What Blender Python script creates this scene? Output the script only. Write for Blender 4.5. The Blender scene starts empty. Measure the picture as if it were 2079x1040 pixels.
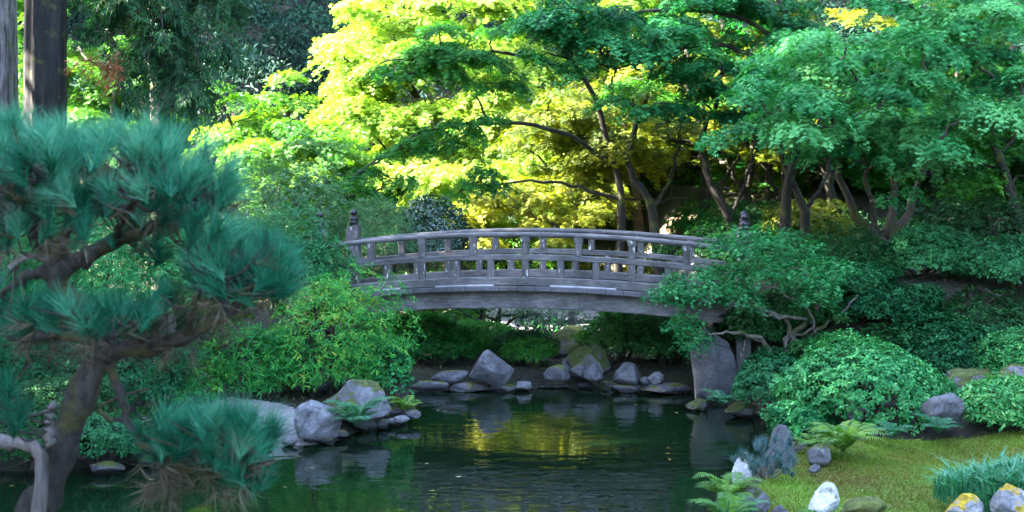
import bpy, math, random
import numpy as np
from math import radians, sin, cos, pi

C = bpy.context.scene.collection
SC = bpy.context.scene
FPX = 2480.0                       # focal length in pixels of the 2079 px wide photograph
CAMZ = 3.43
PITCH = math.atan(145.0 / FPX)

# ---------------------------------------------------------------- camera, light, exposure
cam_d = bpy.data.cameras.new("camera")
cam = bpy.data.objects.new("camera", cam_d)
C.objects.link(cam)
cam.location = (0, 0, CAMZ)
cam.rotation_euler = (pi / 2 - PITCH, 0, 0)
cam_d.lens = 36.0 * FPX / 2079.0
cam_d.sensor_width = 36.0
cam_d.clip_start = 0.1
cam_d.clip_end = 500
cam_d.dof.use_dof = True
cam_d.dof.focus_distance = 19.5
cam_d.dof.aperture_fstop = 5.6
SC.camera = cam

SUN_EL = radians(35)
SUN_AZ = radians(-97)              # measured from +Y towards +X: the sun stands low to the side, behind the added, unseen side forest
world = bpy.data.worlds.new("World")
SC.world = world
world.use_nodes = True
wn = world.node_tree
bg = wn.nodes["Background"]
sky = wn.nodes.new("ShaderNodeTexSky")
sky.sky_type = 'NISHITA'
sky.sun_disc = False
sky.sun_elevation = SUN_EL
sky.sun_rotation = SUN_AZ
sky.ozone_density = 1.0
sky.dust_density = 1.6
wn.links.new(sky.outputs[0], bg.inputs[0])
bg.inputs[1].default_value = 0.15

sd = bpy.data.lights.new("sun", 'SUN')
sun = bpy.data.objects.new("sun", sd)
C.objects.link(sun)
sd.energy = 5.0
sd.angle = radians(0.6)
sd.color = (1.0, 0.93, 0.80)
from mathutils import Vector
sun.rotation_euler = Vector((sin(SUN_AZ) * cos(SUN_EL), cos(SUN_AZ) * cos(SUN_EL), sin(SUN_EL))).to_track_quat('Z', 'Y').to_euler()

SC.view_settings.view_transform = 'Standard'
SC.view_settings.look = 'None'
SC.view_settings.exposure = 4.5
SC.view_settings.gamma = 1.0
SC.cycles.max_bounces = 7
SC.cycles.diffuse_bounces = 4
SC.cycles.glossy_bounces = 3
SC.cycles.transmission_bounces = 4
SC.cycles.use_denoising = True
SC.cycles.use_adaptive_sampling = False
SC.cycles.sample_clamp_indirect = 8.0

# ---------------------------------------------------------------- pixel <-> place helpers
FWD = np.array([0, cos(PITCH), -sin(PITCH)])
UPV = np.array([0, sin(PITCH), cos(PITCH)])
def ray(px, py):
    return FWD + np.array([1.0, 0, 0]) * ((px - 1039.5) / FPX) + UPV * ((520 - py) / FPX)
def P(px, py, d):                  # the place at depth d (metres along Y) seen at a photo pixel
    r = ray(px, py)
    return np.array([0, 0, CAMZ]) + r * (d / r[1])
def G(px, py, z):                  # the place at height z seen at a photo pixel
    r = ray(px, py)
    return np.array([0, 0, CAMZ]) + r * ((z - CAMZ) / r[2])

def rng_of(seed):
    return np.random.default_rng(seed)
def norm(a):
    return a / np.maximum(np.linalg.norm(a, axis=-1, keepdims=True), 1e-9)
def smooth(t):
    t = np.clip(t, 0, 1)
    return t * t * (3 - 2 * t)

# ---------------------------------------------------------------- mesh builder
class MB:
    def __init__(self):
        self.v = []; self.f = []; self.t = []; self.s = []; self.n = 0
    def add(self, verts, faces, tint=0.5, smooth=False):
        verts = np.asarray(verts, float).reshape(-1, 3)
        faces = np.asarray(faces, np.int64)
        self.v.append(verts); self.f.append(faces + self.n)
        self.t.append(np.broadcast_to(np.asarray(tint, float), (len(faces),)).copy())
        self.s.append(np.full(len(faces), smooth, bool))
        self.n += len(verts)
    def box(self, lo, hi, tint=0.5):
        x0, y0, z0 = lo; x1, y1, z1 = hi
        v = [(x0,y0,z0),(x1,y0,z0),(x1,y1,z0),(x0,y1,z0),(x0,y0,z1),(x1,y0,z1),(x1,y1,z1),(x0,y1,z1)]
        f = [(0,3,2,1),(4,5,6,7),(0,1,5,4),(1,2,6,5),(2,3,7,6),(3,0,4,7)]
        self.add(v, f, tint)
    def tube(self, pts, radii, n=7, tint=0.5, rough=0.0, seed=0, cap=True):
        pts = np.asarray(pts, float); radii = np.broadcast_to(np.asarray(radii, float), (len(pts),))
        T = norm(np.gradient(pts, axis=0))
        ref = np.array([0.31, 0.17, 0.93]) if abs(T[0][2]) < 0.9 else np.array([1.0, 0.2, 0.1])
        A = norm(np.cross(T, ref)); B = np.cross(T, A)
        a = np.arange(n) * 2 * pi / n
        r = radii[:, None] * np.ones((1, n))
        if rough:
            r = r * (1 + rough * rng_of(seed).normal(size=r.shape))
        v = pts[:, None, :] + r[..., None] * (np.cos(a)[None, :, None] * A[:, None, :] + np.sin(a)[None, :, None] * B[:, None, :])
        m = len(pts)
        i, j = np.meshgrid(np.arange(m - 1), np.arange(n), indexing='ij')
        j2 = (j + 1) % n
        f = np.stack([i * n + j, i * n + j2, (i + 1) * n + j2, (i + 1) * n + j], -1).reshape(-1, 4)
        base = self.n
        self.add(v.reshape(-1, 3), f, tint, True)
        if cap:
            self.f.append(np.array([list(range(base + (m - 1) * n, base + m * n))])); self.t.append(np.array([tint])); self.s.append(np.array([False]))
    def build(self, name, mat, parent=None, loc=None):
        me = bpy.data.meshes.new(name)
        V = np.concatenate(self.v) if self.v else np.zeros((0, 3))
        org = np.array(parent.matrix_world.translation if parent is not None and loc is None else (loc if loc is not None else (0, 0, 0)), float)
        if parent is not None:
            org = np.array(parent['org'])
        V = V - org
        counts = np.concatenate([np.full(len(f), f.shape[1]) for f in self.f])
        loops = np.concatenate([f.ravel() for f in self.f])
        me.vertices.add(len(V)); me.vertices.foreach_set('co', V.astype(np.float32).ravel())
        me.loops.add(len(loops)); me.loops.foreach_set('vertex_index', loops.astype(np.int32))
        starts = np.concatenate([[0], np.cumsum(counts)[:-1]])
        me.polygons.add(len(counts)); me.polygons.foreach_set('loop_start', starts.astype(np.int32))
        me.polygons.foreach_set('loop_total', counts.astype(np.int32))
        me.polygons.foreach_set('use_smooth', np.concatenate(self.s))
        me.update(calc_edges=True)
        at = me.attributes.new('tint', 'FLOAT', 'FACE')
        at.data.foreach_set('value', np.concatenate(self.t).astype(np.float32))
        me.validate()
        me.materials.append(mat)
        o = bpy.data.objects.new(name, me)
        C.objects.link(o)
        if parent is not None:
            o.parent = parent
            o['org'] = tuple(org)
        elif loc is not None:
            o.location = tuple(loc)
            o['org'] = tuple(loc)
        else:
            o['org'] = (0.0, 0.0, 0.0)
        return o

def thing(name, label, cat, loc, group=None):
    o = bpy.data.objects.new(name, None)
    C.objects.link(o)
    o.empty_display_size = 0.2
    o.location = tuple(float(a) for a in loc)
    o['org'] = tuple(float(a) for a in loc)
    tag(o, label, cat, group)
    return o
def tag(o, label=None, cat=None, group=None, kind=None):
    if label: o['label'] = label
    if cat: o['category'] = cat
    if group: o['group'] = group
    if kind: o['kind'] = kind
    return o

# ---------------------------------------------------------------- materials
def nmat(name):
    m = bpy.data.materials.new(name); m.use_nodes = True
    nt = m.node_tree
    return m, nt, nt.nodes["Principled BSDF"], nt.nodes["Material Output"]
def node(nt, kind, **kw):
    n = nt.nodes.new(kind)
    for k, v in kw.items():
        if k in n.inputs.keys(): n.inputs[k].default_value = v
        else: setattr(n, k, v)
    return n
def ramp(nt, stops, fac=None):
    r = nt.nodes.new("ShaderNodeValToRGB")
    el = r.color_ramp.elements
    while len(el) < len(stops): el.new(0.5)
    for e, (p, c) in zip(el, stops):
        e.position = p; e.color = (c[0], c[1], c[2], 1)
    if fac is not None: nt.links.new(fac, r.inputs[0])
    return r
def mixc(nt, fac, a, b, mode='MIX'):
    m = nt.nodes.new("ShaderNodeMix"); m.data_type = 'RGBA'; m.blend_type = mode
    for sock, val in ((0, fac), (6, a), (7, b)):
        if hasattr(val, 'is_output'): nt.links.new(val, m.inputs[sock])
        elif sock == 0: m.inputs[0].default_value = val
        else: m.inputs[sock].default_value = (*val, 1)
    return m.outputs[2]
def objco(nt):
    return nt.nodes.new("ShaderNodeTexCoord").outputs['Object']

def leaf_mat(name, cols, trans=0.4, tcol=(1.6, 1.5, 0.5), rough=0.42, spec=0.4):
    m, nt, bs, out = nmat(name)
    at = node(nt, "ShaderNodeAttribute", attribute_name='tint')
    r = ramp(nt, [(i / (len(cols) - 1), c) for i, c in enumerate(cols)], at.outputs['Fac'])
    nt.links.new(r.outputs[0], bs.inputs['Base Color'])
    bs.inputs['Roughness'].default_value = rough
    bs.inputs['Specular IOR Level'].default_value = spec
    if trans > 0:
        tr = nt.nodes.new("ShaderNodeBsdfTranslucent")
        tc = mixc(nt, 1.0, r.outputs[0], tcol, 'MULTIPLY')
        nt.links.new(tc, tr.inputs[0])
        ms = nt.nodes.new("ShaderNodeMixShader"); ms.inputs[0].default_value = trans
        nt.links.new(bs.outputs[0], ms.inputs[1]); nt.links.new(tr.outputs[0], ms.inputs[2])
        nt.links.new(ms.outputs[0], out.inputs[0])
    return m

def bark_mat(name, c0, c1, moss=0.0, scale=9.0, stretch=0.18, mosscol=(0.05, 0.06, 0.012)):
    m, nt, bs, out = nmat(name)
    co = objco(nt)
    mp = node(nt, "ShaderNodeMapping"); mp.inputs['Scale'].default_value = (1, 1, stretch)
    nt.links.new(co, mp.inputs[0])
    n1 = node(nt, "ShaderNodeTexNoise", Scale=scale, Detail=6.0, Roughness=0.65)
    nt.links.new(mp.outputs[0], n1.inputs['Vector'])
    r = ramp(nt, [(0.36, c0), (0.66, c1)], n1.outputs[0])
    col = r.outputs[0]
    if moss:
        n2 = node(nt, "ShaderNodeTexNoise", Scale=scale * 0.35, Detail=4.0)
        nt.links.new(co, n2.inputs['Vector'])
        rr = ramp(nt, [(0.62 - 0.3 * moss, (0, 0, 0)), (0.75 - 0.3 * moss, (1, 1, 1))], n2.outputs[0])
        col = mixc(nt, rr.outputs[0], col, mosscol)
    nt.links.new(col, bs.inputs['Base Color'])
    bs.inputs['Roughness'].default_value = 0.9
    bp = node(nt, "ShaderNodeBump", Strength=0.9, Distance=0.03)
    nt.links.new(n1.outputs[0], bp.inputs['Height']); nt.links.new(bp.outputs[0], bs.inputs['Normal'])
    return m

def rock_mat(name, dark, light, moss=0.0, mosscol=(0.085, 0.095, 0.012), lichen=0.3, pit=6.0):
    m, nt, bs, out = nmat(name)
    co = objco(nt)
    oi = node(nt, "ShaderNodeObjectInfo")
    ad = node(nt, "ShaderNodeVectorMath", operation='ADD')
    sc = node(nt, "ShaderNodeVectorMath", operation='SCALE'); sc.inputs['Scale'].default_value = 37.0
    cm = node(nt, "ShaderNodeCombineXYZ")
    nt.links.new(oi.outputs['Random'], cm.inputs[0]); nt.links.new(oi.outputs['Random'], cm.inputs[2])
    nt.links.new(cm.outputs[0], sc.inputs[0]); nt.links.new(co, ad.inputs[0]); nt.links.new(sc.outputs[0], ad.inputs[1])
    v = ad.outputs[0]
    n1 = node(nt, "ShaderNodeTexNoise", Scale=3.2, Detail=9.0, Roughness=0.68); nt.links.new(v, n1.inputs['Vector'])
    n2 = node(nt, "ShaderNodeTexNoise", Scale=28.0, Detail=4.0, Roughness=0.7); nt.links.new(v, n2.inputs['Vector'])
    n3 = node(nt, "ShaderNodeTexVoronoi", Scale=pit, feature='DISTANCE_TO_EDGE'); 
    wv = mixc(nt, 0.25, v, n1.outputs[1]); nt.links.new(wv, n3.inputs['Vector'])
    r = ramp(nt, [(0.3, dark), (0.5, tuple((a + b) / 2 for a, b in zip(dark, light))), (0.72, light)], n1.outputs[0])
    sp = ramp(nt, [(0.35, (0.72, 0.72, 0.74)), (0.65, (1.18, 1.17, 1.15))], n2.outputs[0])
    col = mixc(nt, 1.0, r.outputs[0], sp.outputs[0], 'MULTIPLY')
    n5 = node(nt, "ShaderNodeTexNoise", Scale=7.0, Detail=5.0); nt.links.new(v, n5.inputs['Vector'])
    lr = ramp(nt, [(0.69 - 0.08 * lichen, (0, 0, 0)), (0.80 - 0.08 * lichen, (.7, .7, .7))], n5.outputs[0])
    col = mixc(nt, lr.outputs[0], col, tuple(min(0.75, c * 1.5 + 0.03) for c in light))
    if moss > 0:
        ge = node(nt, "ShaderNodeNewGeometry"); sx = node(nt, "ShaderNodeSeparateXYZ")
        nt.links.new(ge.outputs['Normal'], sx.inputs[0])
        n4 = node(nt, "ShaderNodeTexNoise", Scale=4.5, Detail=5.0); nt.links.new(v, n4.inputs['Vector'])
        a1 = node(nt, "ShaderNodeMath", operation='MULTIPLY_ADD'); a1.inputs[1].default_value = 0.5
        nt.links.new(sx.outputs[2], a1.inputs[0]); nt.links.new(n4.outputs[0], a1.inputs[2])
        lo = 1.05 - 0.75 * moss
        mr = ramp(nt, [(max(0, lo - 0.05), (0, 0, 0)), (min(1, lo + 0.06), (1, 1, 1))], a1.outputs[0])
        n6 = node(nt, "ShaderNodeTexNoise", Scale=18.0, Detail=3.0); nt.links.new(v, n6.inputs['Vector'])
        mc = ramp(nt, [(0.3, tuple(c * 0.55 for c in mosscol)), (0.7, tuple(c * 1.5 for c in mosscol))], n6.outputs[0])
        col = mixc(nt, mr.outputs[0], col, mc.outputs[0])
    gp_ = node(nt, "ShaderNodeNewGeometry"); sz = node(nt, "ShaderNodeSeparateXYZ"); nt.links.new(gp_.outputs['Position'], sz.inputs[0])
    wz = node(nt, "ShaderNodeMath", operation='MULTIPLY_ADD'); wz.inputs[1].default_value = -.12; nt.links.new(n1.outputs[0], wz.inputs[0]); nt.links.new(sz.outputs[2], wz.inputs[2])
    wr = ramp(nt, [(0.0, (.28, .28, .26)), (0.05, (1, 1, 1))], wz.outputs[0])
    col = mixc(nt, 1.0, col, wr.outputs[0], 'MULTIPLY')
    nt.links.new(col, bs.inputs['Base Color'])
    rr_ = node(nt, "ShaderNodeMath", operation='MULTIPLY'); rr_.inputs[1].default_value = .85; nt.links.new(wr.outputs[0], rr_.inputs[0]); nt.links.new(rr_.outputs[0], bs.inputs['Roughness'])
    cr = ramp(nt, [(0.0, (0, 0, 0)), (0.06, (1, 1, 1))], n3.outputs['Distance'])
    hs = node(nt, "ShaderNodeMath", operation='MULTIPLY_ADD'); hs.inputs[1].default_value = 0.25
    nt.links.new(cr.outputs[0], hs.inputs[0]); nt.links.new(n1.outputs[0], hs.inputs[2])
    hs2 = node(nt, "ShaderNodeMath", operation='MULTIPLY_ADD'); hs2.inputs[1].default_value = 0.25
    nt.links.new(n2.outputs[0], hs2.inputs[0]); nt.links.new(hs.outputs[0], hs2.inputs[2])
    bp = node(nt, "ShaderNodeBump", Strength=0.7, Distance=0.06)
    nt.links.new(hs2.outputs[0], bp.inputs['Height']); nt.links.new(bp.outputs[0], bs.inputs['Normal'])
    return m

def wood_mat(name, c0, c1, flake=0.0, along=0):
    m, nt, bs, out = nmat(name)
    co = objco(nt)
    mp = node(nt, "ShaderNodeMapping"); s = [14, 14, 14]; s[along] = 1.4; mp.inputs['Scale'].default_value = s
    nt.links.new(co, mp.inputs[0])
    n1 = node(nt, "ShaderNodeTexNoise", Scale=2.2, Detail=7.0, Roughness=0.7); nt.links.new(mp.outputs[0], n1.inputs['Vector'])
    n2 = node(nt, "ShaderNodeTexNoise", Scale=1.7, Detail=5.0); nt.links.new(co, n2.inputs['Vector'])
    r = ramp(nt, [(0.32, c0), (0.7, c1)], n1.outputs[0])
    st = ramp(nt, [(0.32, (0.42, 0.42, 0.40)), (0.5, (.85, .84, .84)), (0.68, (1.25, 1.2, 1.18))], n2.outputs[0])
    col = mixc(nt, 1.0, r.outputs[0], st.outputs[0], 'MULTIPLY')
    if flake:
        mp2 = node(nt, "ShaderNodeMapping"); s = [16, 16, 16]; s[along] = 5; mp2.inputs['Scale'].default_value = s
        nt.links.new(co, mp2.inputs[0])
        n3 = node(nt, "ShaderNodeTexNoise", Scale=1.6, Detail=3.0); nt.links.new(mp2.outputs[0], n3.inputs['Vector'])
        fr = ramp(nt, [(0.66 - flake * 0.1, (0, 0, 0)), (0.70 - flake * 0.1, (1, 1, 1))], n3.outputs[0])
        col = mixc(nt, fr.outputs[0], col, (0.42, 0.40, 0.38))
    nt.links.new(col, bs.inputs['Base Color'])
    bs.inputs['Roughness'].default_value = 0.75
    bp = node(nt, "ShaderNodeBump", Strength=0.5, Distance=0.012)
    nt.links.new(n1.outputs[0], bp.inputs['Height']); nt.links.new(bp.outputs[0], bs.inputs['Normal'])
    return m

def ground_mat(name, stops, scale=2.0, bump=0.03, rough=0.95, fine=35.0):
    m, nt, bs, out = nmat(name)
    co = objco(nt)
    n1 = node(nt, "ShaderNodeTexNoise", Scale=scale, Detail=8.0, Roughness=0.65); nt.links.new(co, n1.inputs['Vector'])
    n2 = node(nt, "ShaderNodeTexNoise", Scale=fine, Detail=4.0, Roughness=0.7); nt.links.new(co, n2.inputs['Vector'])
    r = ramp(nt, stops, n1.outputs[0])
    sp = ramp(nt, [(0.3, (0.6, 0.6, 0.6)), (0.7, (1.3, 1.3, 1.3))], n2.outputs[0])
    col = mixc(nt, 1.0, r.outputs[0], sp.outputs[0], 'MULTIPLY')
    nt.links.new(col, bs.inputs['Base Color']); bs.inputs['Roughness'].default_value = rough
    bp = node(nt, "ShaderNodeBump", Strength=0.8, Distance=bump)
    nt.links.new(n2.outputs[0], bp.inputs['Height']); nt.links.new(bp.outputs[0], bs.inputs['Normal'])
    return m

# ---------------------------------------------------------------- terrain
_pp = [(-420, 955), (100, 962), (280, 940), (420, 925), (570, 908), (640, 905), (700, 892), (770, 868), (850, 852), (868, 838),
       (846, 818), (842, 800), (880, 794), (960, 793), (1060, 792), (1120, 789), (1250, 793), (1400, 800), (1408, 820), (1500, 826),
       (1535, 850), (1600, 868), (1665, 876), (1640, 905), (1560, 925), (1500, 955), (1455, 1000), (1440, 1045)]
POND = np.array([G(a, b, 0.0)[:2] for a, b in _pp] + [(2.0, 11.6), (2.2, 9.6), (-1.0, 9.0), (-8.0, 8.6), (-11.5, 11.0)])
def pond_sd(x, y):                 # signed distance to the waterline, positive on land
    p = np.stack([x, y], -1); d = np.full(x.shape, 1e9); ins = np.zeros(x.shape, bool)
    n = len(POND)
    for i in range(n):
        a = POND[i]; b = POND[(i + 1) % n]; e = b - a; w = p - a
        t = np.clip((w @ e) / (e @ e), 0, 1)
        d = np.minimum(d, np.linalg.norm(w - t[..., None] * e, axis=-1))
        c = ((a[1] > y) != (b[1] > y))
        with np.errstate(divide='ignore', invalid='ignore'):
            xx = (b[0] - a[0]) * (y - a[1]) / (b[1] - a[1] if b[1] != a[1] else 1e-9) + a[0]
        ins ^= c & (x < xx)
    return np.where(ins, -d, d)
def H(x, y):
    x = np.asarray(x, float); y = np.asarray(y, float)
    s = pond_sd(x, y)
    h = np.where(s < 0, -0.03 - 0.8 * smooth(-s / 1.4), -0.03 + 0.26 * smooth(s / 0.55))
    k = smooth((s - 0.1) / 1.6)
    h = h + k * 1.25 * np.exp(-(((x + 5.6) / 2.3) ** 2 + ((y - 21.6) / 2.0) ** 2))
    h = h + k * 1.0 * smooth((-6.3 - x) / 3.0) * smooth((y - 16.5) / 5)
    h = h + k * 1.4 * smooth((x - 2.8) / 1.5) * smooth((y - 18.1) / 1.9)
    h = h + k * 0.30 * smooth((x - 4.6) / 3.0) * smooth((y - 11.0) / 4)
    h = h + smooth((y - 26) / 8) * 1.9 + np.maximum(0, y - 34) * 0.5 * smooth((y - 34) / 6) * np.where(y > 62, 28 / np.maximum(y - 34, 1), 1)
    h = h + smooth((10.2 - y) / 5.5) * 1.5 * smooth((s - 0.0) / 1.5) * np.where(y < 10.2, 1, 0)
    h = h + k * 0.04 * (np.sin(x * 2.1 + y * 1.3) + np.sin(x * 0.9 - y * 2.7 + 1.0))
    return h
def hz(x, y): return float(H(np.array([x]), np.array([y]))[0])

def axis(stops):
    out = []
    for a, b, st in stops: out += list(np.arange(a, b, st))
    return np.array(out + [stops[-1][1]])
gx = axis([(-90, -16, 2.5), (-16, -9, 0.5), (-9, 9, 0.14), (9, 16, 0.5), (16, 90, 2.5)])
gy = axis([(-25, 3, 1.4), (3, 9, 0.4), (9, 24, 0.14), (24, 36, 0.35), (36, 64, 1.2), (64, 120, 4)])
def grid_sheet(gx, gy, hf, dz=0.0, keep=None):
    X, Y = np.meshgrid(gx, gy); Z = hf(X, Y) + dz
    v = np.stack([X, Y, Z], -1).reshape(-1, 3)
    ny, nx = X.shape
    i, j = np.meshgrid(np.arange(ny - 1), np.arange(nx - 1), indexing='ij')
    f = np.stack([i * nx + j, i * nx + j + 1, (i + 1) * nx + j + 1, (i + 1) * nx + j], -1).reshape(-1, 4)
    if keep is not None:
        cx = v[f].mean(1)
        f = f[keep(cx[:, 0], cx[:, 1])]
        u = np.unique(f); mp = np.zeros(len(v), int); mp[u] = np.arange(len(u)); v = v[u]; f = mp[f]
    mb = MB(); mb.add(v, f, 0.5, True)
    return mb
M_EARTH = ground_mat("earth", [(0.3, (0.010, 0.008, 0.006)), (0.5, (0.020, 0.017, 0.011)), (0.62, (0.020, 0.028, 0.008)), (0.75, (0.036, 0.03, 0.022))], 1.3)
tag(grid_sheet(gx, gy, H).build("ground", M_EARTH), kind='structure')

def in_poly(poly):
    poly = np.array(poly)
    def f(x, y):
        ins = np.zeros(x.shape, bool)
        for i in range(len(poly)):
            a = poly[i]; b = poly[(i + 1) % len(poly)]
            c = ((a[1] > y) != (b[1] > y))
            xx = (b[0] - a[0]) * (y - a[1]) / (b[1] - a[1] + 1e-12) + a[0]
            ins ^= c & (x < xx)
        return ins
    return f

# water
def water_mat():
    m, nt, bs, out = nmat("pond_water")
    bs.inputs['Base Color'].default_value = (0.003, 0.010, 0.004, 1)
    bs.inputs['Roughness'].default_value = 0.03
    bs.inputs['IOR'].default_value = 1.62
    co = objco(nt)
    mp = node(nt, "ShaderNodeMapping"); mp.inputs['Scale'].default_value = (0.7, 1.5, 1.0); nt.links.new(co, mp.inputs[0])
    n1 = node(nt, "ShaderNodeTexNoise", Scale=3.0, Detail=3.0, Roughness=0.5, Distortion=0.5); nt.links.new(mp.outputs[0], n1.inputs['Vector'])
    n2 = node(nt, "ShaderNodeTexNoise", Scale=0.35, Detail=2.0); nt.links.new(co, n2.inputs['Vector'])
    r = ramp(nt, [(0.35, (0.25, 0.25, 0.25)), (0.65, (1, 1, 1))], n2.outputs[0])
    mu = node(nt, "ShaderNodeMath", operation='MULTIPLY'); nt.links.new(n1.outputs[0], mu.inputs[0]); nt.links.new(r.outputs[0], mu.inputs[1])
    bp = node(nt, "ShaderNodeBump", Strength=0.2, Distance=0.05)
    nt.links.new(mu.outputs[0], bp.inputs['Height']); nt.links.new(bp.outputs[0], bs.inputs['Normal'])
    return m
w = MB(); w.add([(-16, 6, 0), (9, 6, 0), (9, 24, 0), (-16, 24, 0)], [(0, 1, 2, 3)])
wk = grid_sheet(np.arange(-13, 6.01, 0.5), np.arange(8, 21.6, 0.5), lambda X, Y: X * 0)
tag(wk.build("pond_water", water_mat()), kind='structure')

# lawn and paths: thin sheets on the ground
LAWN = [G(1690, 893, .35)[:2], G(1780, 866, .4)[:2], G(1960, 858, .5)[:2], G(2200, 856, .55)[:2], (7.5, 10.2), (3.4, 10.2), G(1560, 1040, .25)[:2], G(1530, 1000, .2)[:2], G(1585, 960, .2)[:2], G(1625, 925, .2)[:2], G(1660, 905, .25)[:2]]
in_lawn = in_poly(LAWN)
M_LAWN = ground_mat("moss_lawn", [(0.3, (0.09, 0.055, 0.012)), (0.42, (0.11, 0.12, 0.010)), (0.55, (0.085, 0.17, 0.010)), (0.72, (0.20, 0.24, 0.03))], 1.6, 0.03, 0.95, 60.0)
tag(grid_sheet(np.arange(2.2, 8.2, 0.1), np.arange(10, 17.4, 0.1), H, 0.02, in_lawn).build("lawn", M_LAWN), kind='structure')
PATH = [G(300, 770, .9)[:2], G(440, 745, .8)[:2], G(470, 790, .4)[:2], G(560, 818, .3)[:2], G(640, 838, .25)[:2], G(660, 880, .2)[:2], G(600, 893, .1)[:2], G(480, 895, .12)[:2], G(330, 880, .2)[:2], G(280, 820, .35)[:2]]
in_path = in_poly(PATH)
M_PATH = ground_mat("path_sand", [(0.3, (0.11, 0.10, 0.10)), (0.55, (0.18, 0.165, 0.165)), (0.75, (0.26, 0.24, 0.24))], 1.2, 0.012, 0.95, 50.0)
tag(grid_sheet(np.arange(-9, -1.5, 0.1), np.arange(14, 22, 0.1), H, 0.02, in_path).build("path", M_PATH), kind='structure')
M_GRAVEL = ground_mat("gravel", [(0.3, (0.2, 0.19, 0.2)), (0.7, (0.42, 0.41, 0.42))], 2.0, 0.012, 0.95, 70.0)
tag(grid_sheet(np.arange(-0.6, 5.6, 0.3), np.arange(25.6, 28.5, 0.25), H, 0.03).build("gravel_path", M_GRAVEL), kind='structure')
M_SANDY = ground_mat("sunny_path", [(0.3, (0.32, 0.22, 0.13)), (0.7, (0.5, 0.38, 0.25))], 2.0, 0.012, 0.95, 70.0)
tag(grid_sheet(np.arange(1.5, 5.6, 0.3), np.arange(29.6, 30.8, 0.2), H, 0.03).build("upper_path", M_SANDY), kind='structure')
# ---------------------------------------------------------------- leaves
def leaf_template(kind):
    if kind == 'maple':            # five pointed lobes round one stalk point
        v = [(0, 0, 0)]; f = []
        for a, l, wd in ((0, 1.0, .15), (48, .86, .15), (-48, .86, .15), (100, .55, .12), (-100, .55, .12)):
            a = radians(a); d = np.array([cos(a), sin(a), 0]); p = np.array([-sin(a), cos(a), 0])
            i = len(v)
            v += [tuple(d * l * .45 + p * wd), tuple(d * l + np.array([0, 0, -.12])), tuple(d * l * .45 - p * wd)]
            f.append((0, i + 2, i + 1, i))
        return np.array(v), np.array(f)
    if kind == 'trident':
        v = [(0, 0, 0)]; f = []
        for a, l, wd in ((0, 1.0, .2), (58, .8, .18), (-58, .8, .18)):
            a = radians(a); d = np.array([cos(a), sin(a), 0]); p = np.array([-sin(a), cos(a), 0])
            i = len(v)
            v += [tuple(d * l * .5 + p * wd), tuple(d * l), tuple(d * l * .5 - p * wd)]
            f.append((0, i + 2, i + 1, i))
        return np.array(v), np.array(f)
    if kind == 'oval':
        return np.array([(0, 0, 0), (.5, .2, .05), (1, 0, -.04), (.5, -.2, .05)]), np.array([(0, 3, 2, 1)])
    if kind == 'round':
        return np.array([(0, 0, 0), (.3, .28, .04), (.75, .26, .04), (1, 0, -.05), (.75, -.26, .04), (.3, -.28, .04)]), np.array([(0, 5, 4, 3, 2, 1)])
    if kind == 'lance':
        return np.array([(0, 0, 0), (.4, .11, .03), (1, 0, -.08), (.4, -.11, .03)]), np.array([(0, 3, 2, 1)])
    if kind == 'blade':
        return np.array([(0, .035, 0), (0, -.035, 0), (.55, .03, .05), (.55, -.03, .05), (1, 0, -.04)]), None
    if kind == 'tri':
        return np.array([(0, .5, 0), (0, -.5, 0), (1, 0, 0)]), np.array([(0, 1, 2)])
TEMPL = {k: leaf_template(k) for k in ('maple', 'trident', 'oval', 'round', 'lance', 'tri')}

def put_leaves(mb, kind, pos, tip, nrm, size, tint):
    tv, tf = TEMPL[kind]
    X = norm(tip); Z = norm(nrm - (nrm * X).sum(-1, keepdims=True) * X); Y = np.cross(Z, X)
    size = np.broadcast_to(np.asarray(size, float), (len(pos),))
    v = pos[:, None, :] + size[:, None, None] * (tv[None, :, 0, None] * X[:, None, :] + tv[None, :, 1, None] * Y[:, None, :] + tv[None, :, 2, None] * Z[:, None, :])
    k = len(tv)
    f = (tf[None] + (np.arange(len(pos)) * k)[:, None, None]).reshape(-1, tf.shape[1])
    mb.add(v.reshape(-1, 3), f, np.repeat(np.clip(tint, 0, 1), len(tf)))

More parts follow.
